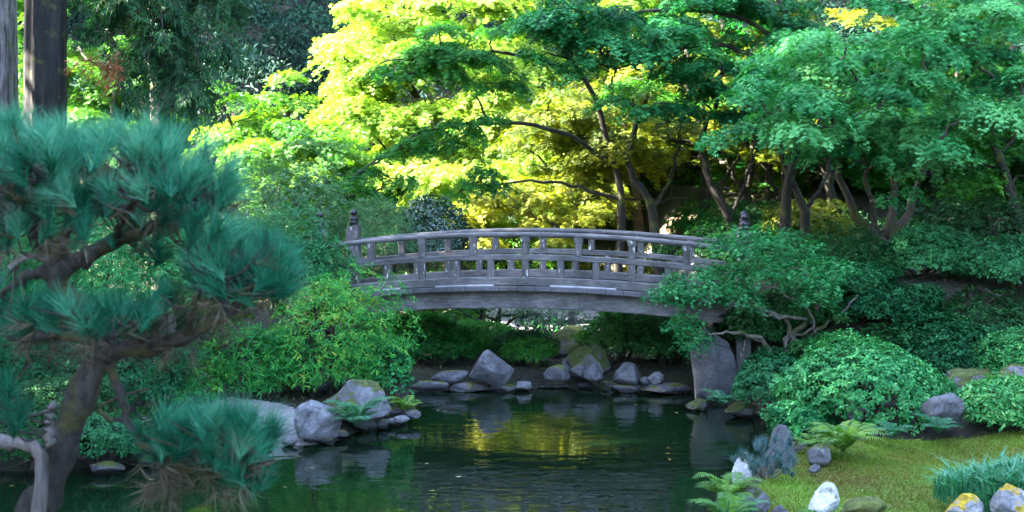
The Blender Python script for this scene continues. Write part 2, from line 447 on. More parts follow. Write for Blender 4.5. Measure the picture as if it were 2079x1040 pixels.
def pad(mb, c, R, seed, n=500, droop=0.45, kind='maple', leaf=0.09, tint=0.5, tvar=0.14, asp=1.0, yaw=0.0, thick=0.06, tilt=(0, 0)):
    """one layer of a maple crown: twigs that fan out from c and hang at the rim"""
    g = rng_of(seed)
    m = int(10 + R * 9)
    th = (np.arange(m) + g.uniform(-.45, .45, m)) * 2 * pi / m
    L = R * g.uniform(.55, 1.08, m)
    i = g.integers(0, m, n)
    t = g.uniform(0.05, 1, n) ** 0.62
    lat = g.normal(0, 1, n) * (0.16 * R * (1.02 - 0.75 * t))
    a = th[i]
    ox, oy = np.cos(a), np.sin(a)
    px = ox * L[i] * t - oy * lat; py = (oy * L[i] * t + ox * lat) * asp
    cy, sy = cos(yaw), sin(yaw)
    X = px * cy - py * sy; Y = px * sy + py * cy
    rr = np.sqrt(px ** 2 + py ** 2) / R
    tz = g.uniform(-.5, .5, m)[i] * .22 * R
    Z = -droop * R * rr ** 1.7 + g.normal(0, thick, n) - np.abs(lat) * .25 + tz * t + X * tilt[0] + Y * tilt[1]
    pos = np.stack([X, Y, Z], -1) + c
    dirx = ox * cy - oy * sy; diry = ox * sy + oy * cy
    out = np.stack([dirx, diry, np.zeros(n)], -1)
    side = np.stack([-diry, dirx, np.zeros(n)], -1) * (np.sign(lat) * g.uniform(0, 1.1, n))[:, None]
    tip = out + side + np.stack([np.zeros(n), np.zeros(n), -.25 - .9 * droop * 1.5 * rr + g.normal(0, .3, n)], -1)
    nrm = np.array([0, 0, 1.0]) + out * (.35 + .9 * rr * droop)[:, None] + g.normal(0, .33, (n, 3))
    tw = g.normal(0, .06, m)[i]
    put_leaves(mb, kind, pos, tip, nrm, leaf * g.uniform(.7, 1.25, n), tint + tw + g.normal(0, tvar * 1.25, n))

def curve(pts, n=10, wob=0.0, seed=0):
    """a smooth line through a few points"""
    pts = np.asarray(pts, float)
    if len(pts) == 2: pts = np.array([pts[0], (pts[0] + pts[1]) / 2, pts[1]])
    q = np.vstack([2 * pts[0] - pts[1], pts, 2 * pts[-1] - pts[-2]])
    out = []
    seg = len(pts) - 1; per = max(2, int(math.ceil(n / seg)))
    for i in range(seg):
        p0, p1, p2, p3 = q[i:i + 4]
        for t in np.arange(per) / per:
            out.append(.5 * ((2 * p1) + (-p0 + p2) * t + (2 * p0 - 5 * p1 + 4 * p2 - p3) * t * t + (-p0 + 3 * p1 - 3 * p2 + p3) * t ** 3))
    out.append(pts[-1]); out = np.array(out)
    if wob:
        g = rng_of(seed); w = g.normal(0, wob, out.shape); w[0] = 0; w[-1] = 0
        out = out + w
    return out

def limbs_to(mb, nodes, radii_at, targets, seed, r0=0.035, r1=0.008, sag=0.12, nmax=None, wob=.03):
    """a limb from the best place on the trunk lines to the middle of each leaf layer"""
    g = rng_of(seed); nodes = np.asarray(nodes)
    made = [nodes]
    for c in targets:
        allp = np.concatenate(made)
        d = c - allp
        cost = np.linalg.norm(d * np.array([1, 1, 1.4]), axis=1) + np.where(d[:, 2] < 0.02, 0.8 + 1.5 * np.abs(d[:, 2]), 0)
        a = allp[int(np.argmin(cost))]
        L = np.linalg.norm(c - a)
        mid = (a + c) / 2 + np.array([g.normal(0, .08 * L), g.normal(0, .08 * L), sag * L + g.normal(0, .05 * L)])
        cv = curve([a, mid, c], 8, wob * min(1, L), int(g.integers(1e9)))
        rr = np.linspace(r0 * min(1.3, .5 + .4 * L), r1, len(cv))
        mb.tube(cv, rr, 5, .5, .05, 1)
        made.append(cv[2:])

def region(px0, py0, px1, py1, d0, d1, n, R0, R1, seed, ell=True):
    g = rng_of(seed); out = []
    while len(out) < n:
        u, w = g.uniform(-1, 1, 2)
        if ell and u * u + w * w > 1: continue
        d = g.uniform(d0, d1)
        out.append((P((px0 + px1) / 2 + u * (px1 - px0) / 2, (py0 + py1) / 2 + w * (py1 - py0) / 2, d), g.uniform(R0, R1)))
    return out

def maple(label, base, trunks, pads, mat, bark, seed, leaf=.09, dens=430, droop=.45, kind='maple', tint=.5, tspread=.14, r0=.035, cat='tree', group=None, name='maple_tree', limb_share=1.0, asp=(.75, 1.1), toward=0.18):
    """trunks: list of (points, r_start, r_end); pads: list of (place, radius[, tint])"""
    g = rng_of(seed)
    t = thing(name, label, cat, base, group)
    tb = MB(); nodes = []
    for pts, ra, rb in trunks:
        cv = curve(pts, 16, .025, int(g.integers(1e9)))
        rr = np.linspace(0, 1, len(cv)); rr = ra + (rb - ra) * rr ** .8
        if np.linalg.norm(cv[0] - base) < .25: rr = rr * (1 + .5 * np.exp(-np.arange(len(cv)) * .9))
        tb.tube(cv, rr, 9, .5, .06, int(g.integers(1e9)))
        nodes += list(cv[3:])
    sel = [p[0] for p in pads if g.uniform() < limb_share]
    sel.sort(key=lambda p: np.min(np.linalg.norm(np.array(nodes) - p, axis=1)))
    limbs_to(tb, nodes, None, [s - np.array([0, 0, .05]) for s in sel], seed + 1, r0)
    cb = MB()
    for p in pads:
        c, R = p[0], p[1]
        tn = p[2] if len(p) > 2 else tint + g.normal(0, tspread)
        pad(cb, c, R, int(g.integers(1e9)), int(dens * R * R * 1.9), droop * g.uniform(.7, 1.3), kind, leaf, tn, .13, g.uniform(*asp), g.uniform(0, 6.28), .05, (g.normal(0, .12), toward + g.normal(0, .12)))
    tb.build("trunk", bark, t)
    cb.build("crown", mat, t)
    return t

def blob_points(g, n, rad, lump=0.22, shell=(.72, 1.03), up=-0.35):
    """points near the skin of a lumpy ellipsoid, with outward directions"""
    d = norm(g.normal(size=(int(n * 1.8), 3))); d = d[d[:, 2] > up][:n]
    k = norm(g.normal(size=(26, 3))); amp = g.uniform(-.3, 1, 26)
    b = (np.exp(-8 * (1 - d @ k.T)) * amp).sum(1)
    r = (1 + lump * (b - .3)) * g.uniform(*shell, len(d)) 
    return d * r[:, None] * np.asarray(rad), norm(d / np.asarray(rad))

def shrub(label, base, rad, mat, bark, seed, n=900, kind='oval', leaf=.05, per=8, cluster=.05, tint=.5, tvar=.16, name='shrub', cat='shrub', group=None, lump=.22, up=-.35, lift=.15, droop=.2, stems=7, shell=(.72, 1.03), fill=True, clump_var=.1):
    """a shrub of many leaf rosettes over a lumpy crown, on a few stems; base is on the ground"""
    g = rng_of(seed)
    t = thing(name, label, cat, base, group)
    c = np.asarray(base, float) + np.array([0, 0, rad[2] * (1 - .5 * (1 + up) * .35) * .8 + lift])
    pts, out = blob_points(g, n, rad, lump, shell, up)
    n = len(pts)
    ctr = pts + c
    ct = tint + g.normal(0, clump_var, n)
    idx = np.repeat(np.arange(n), per)
    N = len(idx)
    ax = norm(out + np.array([0, 0, .55]) + g.normal(0, .25, (n, 3)))[idx]
    r = norm(g.normal(size=(N, 3))); r = norm(r - (r * ax).sum(-1, keepdims=True) * ax)
    tip = r + ax * g.uniform(-.1, .8, N)[:, None] + np.array([0, 0, -droop])
    pos = ctr[idx] + r * cluster * g.uniform(0, .5, N)[:, None] + g.normal(0, cluster * .3, (N, 3))
    fb = MB()
    put_leaves(fb, kind, pos, tip, ax + g.normal(0, .25, (N, 3)), leaf * g.uniform(.65, 1.25, N), ct[idx] + g.normal(0, tvar, N))
    sb = MB()
    for i in range(stems):
        tgt = ctr[g.integers(0, n)] if i >= 3 else ctr[g.integers(0, n)]
        b = np.asarray(base) + np.array([g.normal(0, .12 * rad[0]), g.normal(0, .12 * rad[1]), -.05])
        mid = (b + tgt) / 2 + g.normal(0, .1 * rad[0], 3) + np.array([0, 0, .1])
        cv = curve([b, mid, tgt], 8, .015, int(g.integers(1e9)))
        sb.tube(cv, np.linspace(.022 + .012 * rad[2], .005, len(cv)), 5)
        for q in range(3):
            a = cv[int(g.integers(3, len(cv) - 1))]; e = ctr[int(np.argmin(np.linalg.norm(ctr - a - g.normal(0, .35 * rad[0], 3), axis=1)))]
            sb.tube(curve([a, (a + e) / 2 + g.normal(0, .04, 3), e], 5), np.linspace(.010, .003, 7), 4)
    sb.build("stem", bark, t)
    fb.build("foliage", mat, t)
    return t

def fern(label, base, seed, mat, n=12, length=.55, cat='fern', group=None, tint=.5, spread=1.0, wpin=.24, name='fern', face=None):
    """arching fronds, each a row of narrow leaflets that shorten to the tip"""
    g = rng_of(seed); base = np.asarray(base, float)
    t = thing(name, label, cat, base, group)
    for k in range(n):
        mb = MB()
        a = k * 2 * pi / n + g.uniform(-.3, .3)
        if face is not None: a = face[0] + g.uniform(-1, 1) * face[1]
        L = length * g.uniform(.7, 1.1); rise = g.uniform(.45, 1.05)
        m = 26
        s = np.linspace(0.04, 1, m)
        o = np.array([cos(a), sin(a), 0]) * spread
        cv = base + o * (L * (.25 * s + .6 * s ** 1.7))[:, None] + np.array([0, 0, 1.0]) * (L * rise * (1.5 * s - .95 * s ** 2.3))[:, None]
        T = norm(np.gradient(cv, axis=0)); S = norm(np.cross(T, np.array([0, 0, 1.0]))); Nn = np.cross(S, T)
        wl = L * wpin * np.sin(np.clip(s * 1.02, 0, 1) ** .8 * pi) ** .75 * np.where(s < .14, .2, 1) + .01
        for sg in (-1, 1):
            tip = S * sg + T * .45 + g.normal(0, .06, (m, 3)) - np.array([0, 0, .12])
            put_leaves(mb, 'lance', cv, tip, Nn + g.normal(0, .1, (m, 3)), wl * g.uniform(.85, 1.1, m), tint + g.normal(0, .12) + g.normal(0, .06, m))
        mb.tube(cv[::3], np.linspace(.004, .0015, len(cv[::3])), 3, .2)
        mb.build("frond", mat, t)
    return t

# ---------------------------------------------------------------- foliage and bark colours
LM_YEL = leaf_mat("leaf_yellow_maple", [(.07, .17, .014), (.18, .30, .03), (.34, .43, .08)], .5, (1.5, 1.5, .6))
LM_LIME = leaf_mat("leaf_lime_maple", [(.025, .12, .012), (.06, .20, .016), (.16, .32, .03)], .5, (1.8, 1.5, .5))
LM_GRN = leaf_mat("leaf_green_maple", [(.008, .065, .014), (.028, .16, .03), (.10, .28, .04)], .4, (1.5, 1.5, .4), .5, .12)
LM_OLV = leaf_mat("leaf_olive_maple", [(.045, .085, .008), (.12, .17, .012), (.26, .28, .025)], .45, (1.5, 1.4, .4))
LM_TEAL = leaf_mat("leaf_teal_maple", [(.005, .06, .018), (.026, .20, .062), (.14, .41, .15)], .3, (.9, 1.4, .4), .5, .12)
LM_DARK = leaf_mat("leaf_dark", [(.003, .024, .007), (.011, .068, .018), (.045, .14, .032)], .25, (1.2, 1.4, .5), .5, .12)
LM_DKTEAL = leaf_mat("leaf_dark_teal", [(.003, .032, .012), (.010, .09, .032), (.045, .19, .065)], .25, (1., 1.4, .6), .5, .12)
LM_AZA = leaf_mat("leaf_azalea", [(.008, .11, .025), (.035, .26, .05), (.15, .39, .06), (.40, .44, .08)], .35, (1.2, 1.3, .5), .5, .15)
LM_BUSH = leaf_mat("leaf_bush", [(.005, .06, .018), (.024, .19, .056), (.11, .36, .115)], .25, (1., 1.3, .6), .5, .12)
LM_GLOSS = leaf_mat("leaf_camellia", [(.010, .035, .022), (.02, .06, .035), (.04, .09, .05)], .12, (1, 1.4, .5), .22, .7)
LM_FRESH = leaf_mat("leaf_fresh", [(.010, .11, .028), (.032, .23, .052), (.18, .40, .12)], .25, (1.2, 1.3, .5), .42, .25)
LM_GREY = leaf_mat("leaf_grey_green", [(.018, .08, .03), (.05, .15, .05), (.13, .26, .09)], .35, (1.2, 1.3, .5), .45, .4)
LM_CEDAR = leaf_mat("leaf_cedar", [(.004, .025, .010), (.011, .07, .025), (.05, .15, .045)], .25, (1.3, 1.4, .4), .5, .3)
LM_WOODS = leaf_mat("leaf_shaded_woods", [(.003, .016, .010), (.010, .036, .024), (.025, .07, .045)], .1, (1, 1.3, .5), .6, .1)  # leaves darkened to stand in for missing shade on the hillside
LM_FERN = leaf_mat("leaf_fern", [(.04, .14, .05), (.09, .22, .05), (.20, .32, .05)], .4, (1.3, 1.4, .4), .45, .35)
LM_FERNDK = leaf_mat("leaf_fern_dark", [(.02, .10, .05), (.04, .16, .08), (.09, .22, .08)], .3, (1.2, 1.4, .5), .45, .35)
LM_NEEDLE = leaf_mat("needle_green", [(.003, .045, .024), (.012, .14, .078), (.10, .31, .19)], .15, (1, 1.3, .7), .5, .12)
LM_DEADN = leaf_mat("needle_dead", [(.022, .018, .011), (.08, .065, .042), (.19, .16, .11)], .2, (1, 1, 1), .6, .2)
LM_BLUEN = leaf_mat("needle_blue", [(.035, .085, .085), (.06, .13, .13), (.12, .2, .2)], .15, (1, 1.2, 1), .4, .4)
LM_GRASS = leaf_mat("blade_grass", [(.02, .13, .06), (.045, .22, .10), (.10, .33, .16)], .3, (1, 1.3, .6), .4, .4)
LM_MOSSB = leaf_mat("blade_moss", [(.11, .075, .016), (.12, .16, .012), (.12, .26, .018), (.40, .48, .12)], .3, (1.2, 1.2, .5), .6, .2)
BK_DARK = bark_mat("bark_dark", (.010, .008, .006), (.035, .028, .022), .25)
BK_MAPLE = bark_mat("bark_maple", (.022, .018, .015), (.075, .062, .052), .3)
BK_GREY = bark_mat("bark_grey", (.06, .052, .045), (.17, .15, .13), .25)
BK_PINE = bark_mat("bark_pine", (.005, .004, .004), (.05, .042, .039), .5, 30, .5, (.05, .045, .012))
BK_DEAD = bark_mat("bark_bare", (.05, .042, .042), (.16, .14, .14), .2, 24)
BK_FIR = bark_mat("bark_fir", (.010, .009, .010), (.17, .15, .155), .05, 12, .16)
BK_FIRD = bark_mat("bark_fir_dark", (.001, .0009, .0009), (.018, .015, .014), .05, 12, .16)  # same bark in a darker tone, for the second fir
# ---------------------------------------------------------------- the arched bridge
TH = radians(10.2); BU = np.array([cos(TH), -sin(TH), 0]); BV = np.array([sin(TH), cos(TH), 0])
BO = P(1067, 471, 20.0); BR = 26.5; BW = 1.9
def bp(s, w, z):
    s = np.asarray(s, float); w = np.asarray(w, float); z = np.asarray(z, float)
    return BO + s[..., None] * BU + w[..., None] * BV + (z - s * s / (2 * BR))[..., None] * np.array([0, 0, 1.0])
def sweep(mb, prof, s0, s1, n=40, tint=.5, smooth=False):
    prof = np.array(prof); k = len(prof); S = np.linspace(s0, s1, n)
    v = np.stack([bp(np.full(k, s), prof[:, 0], prof[:, 1]) for s in S])
    i, j = np.meshgrid(np.arange(n - 1), np.arange(k), indexing='ij'); j2 = (j + 1) % k
    f = np.stack([i * k + j, i * k + j2, (i + 1) * k + j2, (i + 1) * k + j], -1).reshape(-1, 4)
    b = mb.n
    mb.add(v.reshape(-1, 3), f, tint, smooth)
    mb.f.append(np.array([list(range(b, b + k))[::-1]])); mb.t.append(np.array([tint])); mb.s.append(np.array([False]))
    mb.f.append(np.array([list(range(b + (n - 1) * k, b + n * k))])); mb.t.append(np.array([tint])); mb.s.append(np.array([False]))
def rect(w0, w1, z0, z1, c=.012):
    return [(w0 + c, z0), (w1 - c, z0), (w1, z0 + c), (w1, z1 - c), (w1 - c, z1), (w0 + c, z1), (w0, z1 - c), (w0, z0 + c)]
def post(mb, s, w, hs, z0, z1, c=.01, foot=None):
    """an upright of square section with chamfered edges; its foot and head follow the arch"""
    h = hs; prof = [(-h + c, -h), (h - c, -h), (h, -h + c), (h, h - c), (h - c, h), (-h + c, h), (-h, h - c), (-h, -h + c)]
    v = []
    for z in (z0, z1):
        for a, b in prof: v.append(bp(np.array(s + a), np.array(w + b), np.array(z)))
    f4 = [(i, (i + 1) % 8, 8 + (i + 1) % 8, 8 + i) for i in range(8)]
    b = mb.n; mb.add(v, f4)
    for r in (list(range(b, b + 8))[::-1], list(range(b + 8, b + 16))):
        mb.f.append(np.array([r])); mb.t.append(np.array([.5])); mb.s.append(np.array([False]))
WD_RAIL = wood_mat("weathered_rail_wood", (.045, .041, .043), (.158, .146, .150), 0, 0)
WD_POST = wood_mat("peeling_post_wood", (.05, .044, .046), (.145, .132, .138), .35, 2)
WD_DECK = wood_mat("deck_wood", (.050, .046, .055), (.14, .13, .145), 0, 1)
WD_GIRD = wood_mat("girder_wood", (.07, .063, .066), (.235, .218, .226), 0, 0)
WD_BATT = wood_mat("pale_batten_wood", (.28, .27, .30), (.48, .46, .5), .0, 0)
m_, nt_, bs_, _o = nmat("finial_metal")
bs_.inputs['Base Color'].default_value = (.022, .020, .028, 1); bs_.inputs['Roughness'].default_value = .38; bs_.inputs['Metallic'].default_value = .5
M_FIN = m_

br = thing("bridge", "weathered grey arched wooden footbridge with railings crossing the pond inlet", "bridge", bp(np.array(0.), np.array(BW / 2), np.array(-1.3)))
for side, w in ((-1, 0.0), (1, BW)):
    mb = MB(); sweep(mb, [(w + .055 * cos(a) * 1.0, -.047 + .047 * sin(a)) for a in np.arange(10) * 2 * pi / 10], -3.47, 3.47, 46, .5, True); mb.build("top_rail", WD_RAIL, br)
    mb = MB(); sweep(mb, rect(w - .05, w + .05, -.465, -.37), -3.42, 3.42); mb.build("middle_rail", WD_RAIL, br)
    mb = MB(); sweep(mb, rect(w - .065, w + .065, -.883, -.745), -3.42, 3.42); mb.build("kick_rail", WD_RAIL, br)
    for k in range(-3, 4):
        s = .872 * k
        mb = MB(); post(mb, s, w, .056, -.372, -.155); post(mb, s, w, .07, -.155, -.075, .008); mb.build("upper_baluster", WD_POST, br)
    for j in range(-5, 6):
        s = .5815 * j
        mb = MB(); post(mb, s, w, .056, -.747, -.463); mb.build("lower_baluster", WD_POST, br)
    for e in (-1, 1):
        s = 3.53 * e
        mb = MB(); h = .115
        post(mb, s, w, h, -2.35, .235, .018); post(mb, s, w, h * .86, .235, .262, .02)
        nw = mb.build("newel_post", WD_POST, br)
        prof = [(.0, .26), (.083, .262), (.085, .33), (.078, .345), (.078, .355), (.083, .365), (.083, .395), (.07, .415), (.045, .425), (.038, .44), (.045, .452), (.064, .47), (.07, .495), (.062, .52), (.035, .54), (.012, .555), (0.0, .565)]
        mb = MB(); n = 16; v = []
        for r, z in prof:
            for a in np.arange(n) * 2 * pi / n:
                v.append(bp(np.array(s), np.array(w), np.array(z)) + np.array([r * cos(a), r * sin(a), 0]))
        i, j = np.meshgrid(np.arange(len(prof) - 1), np.arange(n), indexing='ij'); j2 = (j + 1) % n
        mb.add(v, np.stack([i * n + j, i * n + j2, (i + 1) * n + j2, (i + 1) * n + j], -1).reshape(-1, 4), .5, True)
        mb.build("finial", M_FIN, nw)
    for s0, s1 in ((-2.75, -2.1), (-1.5, -.52), (.42, 1.5), (2.0, 2.7)):
        mb = MB(); ww = (w - .105, w - .068) if side < 0 else (w + .068, w + .105)
        sweep(mb, rect(ww[0], ww[1], -.885, -.862, .004), s0, s1, 8); mb.build("batten", WD_BATT, br)
    wg = .1 if side < 0 else BW - .28
    for s0, s1, q in ((-3.6, -.985, 0), (-.985, .885, -.022), (.885, 3.6, 0)):
        mb = MB(); q2 = q if side < 0 else -q
        sweep(mb, rect(wg + q2 + .0, wg + .18 + q2, -1.265 - abs(q) * .3, -.975), s0 + .003, s1 - .003, 14); mb.build("girder", WD_GIRD, br)
s = -3.6
g = rng_of(5)
while s < 3.55:
    mb = MB(); e = g.uniform(-.012, .012)
    sweep(mb, rect(-.125 + e, BW + .125 + e, -.968, -.888, .008), s + .004, s + .286, 3); mb.build("deck_plank", WD_DECK, br)
    s += .29
for s in (-2.6, -1.3, 0, 1.3, 2.6):
    mb = MB(); sweep(mb, rect(.285, BW - .285, -1.16, -1.0), s - .07, s + .07, 3); mb.build("cross_beam", WD_DECK, br)

# ---------------------------------------------------------------- stones
def ico(n=3):
    import bmesh
    bm = bmesh.new(); bmesh.ops.create_icosphere(bm, subdivisions=n, radius=1.0)
    v = np.array([p.co[:] for p in bm.verts]); f = np.array([[q.index for q in t.verts] for t in bm.faces]); bm.free()
    return v, f
ICO = {3: ico(3), 4: ico(4), 5: ico(5)}
def fbm(p, seed, octs=4, freq=1.2):
    g = rng_of(seed); o = np.zeros(len(p)); a = 1.0
    for k in range(octs):
        for q in range(4):
            d = norm(g.normal(size=3)) * freq * g.uniform(.7, 1.4)
            o += a * np.sin(p @ d * 2.2 + g.uniform(0, 6.28)) * .5
        a *= .52; freq *= 2.0
    return o
RK = {'grey': rock_mat("stone_grey", (.032, .031, .038), (.145, .14, .155)),
      'pale': rock_mat("stone_pale", (.06, .057, .066), (.24, .23, .255), .0),
      'white': rock_mat("stone_white", (.30, .28, .27), (.80, .79, .80), .30, (.12, .10, .012), .5),
      'dark': rock_mat("stone_dark", (.035, .034, .042), (.12, .115, .13), .2),
      'mossy': rock_mat("stone_mossy", (.05, .048, .05), (.16, .155, .16), .58, (.045, .062, .010)),
      'mosstop': rock_mat("stone_moss_topped", (.07, .068, .078), (.24, .235, .26), .42, (.055, .068, .012)),
      'moss': rock_mat("stone_all_moss", (.04, .035, .02), (.10, .09, .06), .95, (.075, .085, .012)),
      'lichen': rock_mat("stone_orange_lichen", (.12, .115, .13), (.40, .39, .42), .40, (.33, .22, .012), .6),
      'stand': rock_mat("stone_standing", (.045, .044, .052), (.13, .127, .142), .22, (.05, .05, .018), .2, 3.0),
      'slab': rock_mat("stone_slab", (.03, .029, .036), (.16, .155, .18), .05)}
def rock(label, pxc, py, wpx, hpx, zb, mat, seed, depth=.8, taper=.3, lean=0.0, clip=.75, rough=.10, flat=0.0, name='rock', group=None, d=None, sink=.12, sub=4, cat='rock'):
    p = G(pxc, py, zb) if d is None else P(pxc, py, d)
    sc = p[1] / FPX; W = wpx * sc; Hh = hpx * sc * 1.02
    g = rng_of(seed); v, f = ICO[sub]; v = v.copy()
    for k in range(16):
        n = norm(g.normal(size=3) * np.array([1, 1, .7])); o = g.uniform(clip - .15, clip + .17)
        q = v @ n - o; v -= n * np.maximum(q, 0)[:, None] * .93
    v *= (1 + rough * .55 * fbm(v * 1.3, seed + 1, 3))[:, None]
    v += norm(v) * (rough * .14 * fbm(v * 3.5, seed + 2, 4))[:, None]
    lo, hi = v.min(0), v.max(0); v = (v - (lo + hi) / 2) / ((hi - lo) / 2)
    t = (v[:, 2] + 1) / 2
    if flat: v[:, 2] = np.where(v[:, 2] > 1 - flat, 1 - flat + (v[:, 2] - 1 + flat) * .15, v[:, 2])
    k = 1 - taper * t ** 1.3
    v[:, 0] *= k; v[:, 1] *= k
    v[:, 0] += lean * t
    lo, hi = v.min(0), v.max(0); v = (v - (lo + hi) / 2) / ((hi - lo) / 2)
    D = W * depth
    Hs = Hh * (1 + sink)
    base = np.array([p[0], p[1] + D * .42, p[2]])
    V = base + v * np.array([W / 2, D / 2, Hs / 2]) + np.array([0, 0, Hh - Hs / 2])
    mb = MB(); mb.add(V, f, .5, True)
    o = mb.build(name, RK[mat], None, base)
    tag(o, label, cat, group)
    return o
rock("large pale grey boulder beside the sandy path at the tip of the bank", 640, 893, 98, 74, .10, 'pale', 12, .85, .3, .12, .66, .12, sub=5)
rock("broad mottled boulder with moss behind the dark green fern", 722, 852, 140, 74, .22, 'mosstop', 15, .8, .35, .15, .66, .12, sub=5)
rock("tall standing stone with dark moss patches on the pond bank", 1452, 822, 98, 152, .0, 'stand', 29, .6, .34, .02, .66, .09, sub=5)
rock("blunt triangular grey rock on the far bank under the bridge", 998, 781, 94, 68, .16, 'grey', 31, .7, .45, -.1, .64, .1, sub=5)
rock("flat pale grey slab beside the triangular rock", 912, 777, 78, 22, .16, 'slab', 33, .5, .1, 0, .7, .06, .3)
rock("split bluish rock below the bridge in front of the leafy shrub", 1276, 780, 60, 42, .16, 'grey', 37, .8, .35, -.1, .7)
rock("rounded pale rock beside the split bluish rock", 1332, 781, 34, 25, .16, 'pale', 39, .8, .2)
rock("small round stone between the split rock and the pale rock", 1309, 781, 20, 15, .16, 'grey', 41)
rock("big moss capped boulder below the wooden fence posts", 1146, 728, 105, 62, .2, 'mossy', 44, .8, .2, .1, .8)
rock("mossy brown boulder under the big moss capped one", 1196, 762, 92, 60, .2, 'mossy', 46, .6, .2, .2, .75)
rock("pale wet rock in the little cascade", 1163, 757, 44, 36, .2, 'pale', 48, .8, .3)
rock("dark wet stone at the foot of the cascade", 1176, 768, 42, 30, .2, 'dark', 49)
rock("mottled stone right of the cascade beside the bright fern shrub", 1205, 772, 44, 34, .2, 'grey', 50)
rock("dark boulder left of the cascade under dark ferns", 1131, 773, 56, 30, .2, 'dark', 51)
rock("small white speckled stone at the waterline by the triangular rock", 1062, 796, 36, 20, .0, 'pale', 52)
rock("low flat stone in the water below the cascade", 1122, 789, 70, 9, .0, 'slab', 53, .5, .1, 0, .7, .06, .3)
rock("small blocky stone in the water below the cascade", 1188, 790, 36, 12, .0, 'slab', 54, .6, .1)
rock("low dark mossy stone at the waterline beside the blocky stone", 1236, 789, 44, 14, .0, 'dark', 55)
# low edging stones along the far bank
for i, (a, b, yy, h, lab) in enumerate([(828, 915, 797, 22, "long pale edging stone behind the yellow green fern"), (908, 1000, 797, 17, "dark undercut edging stone below the flat slab"),
        (992, 1050, 797, 15, "short edging stone below the triangular rock"), (1240, 1302, 799, 16, "mossy edging stone below the split bluish rock"), (1296, 1412, 803, 20, "long straight edging stone beside the standing stone")]):
    rock(lab, (a + b) / 2, yy, b - a, h, .0, 'slab' if i != 3 else 'dark', 60 + i, .45, .06, 0, .68, .05, .25, group="edging stones of the far bank", name='edging_stone')
# small stones of the spit
spit = [(585, 905, 36, 16, 'pale', "flattish pale stone at the waterline left of the boulder"), (612, 880, 36, 20, 'grey', "round grey stone tucked under the pale boulder"),
        (626, 900, 26, 14, 'pale', "whitish stone with a small seedling at the waterline"), (655, 900, 46, 20, 'dark', "dark wet stone under the pale boulder"),
        (690, 893, 34, 18, 'dark', "dark stone in the gap below the dark fern"), (732, 876, 36, 22, 'grey', "grey stone under the lowest frond of the dark fern"),
        (752, 874, 26, 22, 'dark', "upright dark stone in the spit's row"), (773, 872, 30, 20, 'dark', "brownish stone in the spit's row"),
        (797, 866, 36, 16, 'grey', "mid grey stone near the end of the spit"), (814, 858, 34, 12, 'pale', "flat pale slab near the end of the spit"),
        (798, 845, 34, 18, 'dark', "dark rounded stone behind the flat pale slab"), (813, 842, 28, 17, 'pale', "pale rounded stone beside the yellow green fern"),
        (838, 853, 34, 18, 'dark', "dark wet stone at the very end of the spit"), (770, 850, 40, 16, 'mossy', "mossy stone in the middle of the spit"), (722, 868, 30, 14, 'dark', "small dark stone half under the dark fern")]
for i, (a, b, ww, h, m, lab) in enumerate(spit):
    rock(lab, a, b, ww, h, .02 if b > 862 else .08, m, 80 + i, .8, .2, 0, .75, .08, sub=3, group="small stones of the spit", name='stone', cat='stone')
rock("grey rock in the shade under the azalea", 640, 795, 62, 40, .45, 'dark', 101, d=18.4)
rock("brownish rock in the shade beside the azalea stems", 590, 792, 46, 30, .45, 'dark', 102, d=18.4)
rock("small rock showing above the broad mottled boulder", 704, 785, 30, 22, .5, 'grey', 103, d=18.2)
for i, (a, b, ww, h, lab) in enumerate([(418, 770, 60, 12, "upper flagstone step of the bank path"), (400, 795, 110, 12, "wide middle flagstone step of the bank path"), (350, 815, 70, 10, "lower sunlit flagstone step of the bank path")]):
    p = G(a, b, .35); rock(lab, a, b, ww, h, hz(p[0], p[1]) - .02, 'pale', 110 + i, .7, .06, 0, .7, .05, .3, name='flagstone', cat='step', group="flagstone steps")
# stones of the near lawn and the bank on the other side
rock("pointed upright grey rock rising at the pond edge behind the little blue pine", 1586, 962, 64, 98, .12, 'grey', 121, .7, .45, .05, .8, sub=5)
rock("whitish leaning stone beside the blue pine", 1508, 985, 44, 56, .10, 'white', 123, .7, .45, -.25, .8, sub=4)
rock("dark rock with mossy top and pale face below the bright fern", 1668, 948, 50, 44, .25, 'mosstop', 125, .8, .2, .1, .7)
rock("small dark pitted stone beside the moss topped rock", 1656, 960, 28, 16, .28, 'dark', 127)
rock("bluish rock with thick mossy cap behind the two ferns", 1524, 1046, 92, 66, .16, 'mosstop', 129, .8, .2, .0, .72, sub=5)
rock("pale round stone against the moss capped bluish rock", 1550, 1046, 38, 44, .2, 'pale', 131, .8, .25)
rock("small pointed bluish stone at the picture's lower edge", 1586, 1062, 34, 34, .25, 'grey', 133)
rock("bright white stone with mossy top on the lawn", 1676, 1052, 66, 72, .33, 'white', 136, .75, .42, .18, .75, sub=5)
rock("low boulder covered with yellow moss at the lawn's front", 1762, 1058, 100, 44, .35, 'moss', 138, .9, .2)
rock("grey stone with orange lichen below the grass clump", 1968, 1062, 86, 54, .38, 'lichen', 141, .8, .3, .15, .72, sub=5)
rock("tall pale stone with mossy top at the picture's corner", 2068, 1062, 86, 74, .38, 'lichen', 143, .8, .35, .1, .72, sub=5)
rock("dark grey boulder between the round bush and the glossy bush", 1925, 872, 86, 72, .42, 'grey', 145, .8, .22, .0, .78)
rock("grey boulder with moss above the glossy bush", 2066, 775, 74, 34, .6, 'mosstop', 147, .8, .25, d=16.6)
rock("low mossy rock with a pale face at the waterline beyond the blue pine", 1506, 853, 66, 34, .0, 'mossy', 149, .8, .3)
rock("round all mossy rock at the waterline under the shrubs", 1578, 868, 58, 30, .0, 'moss', 151, .8, .2)
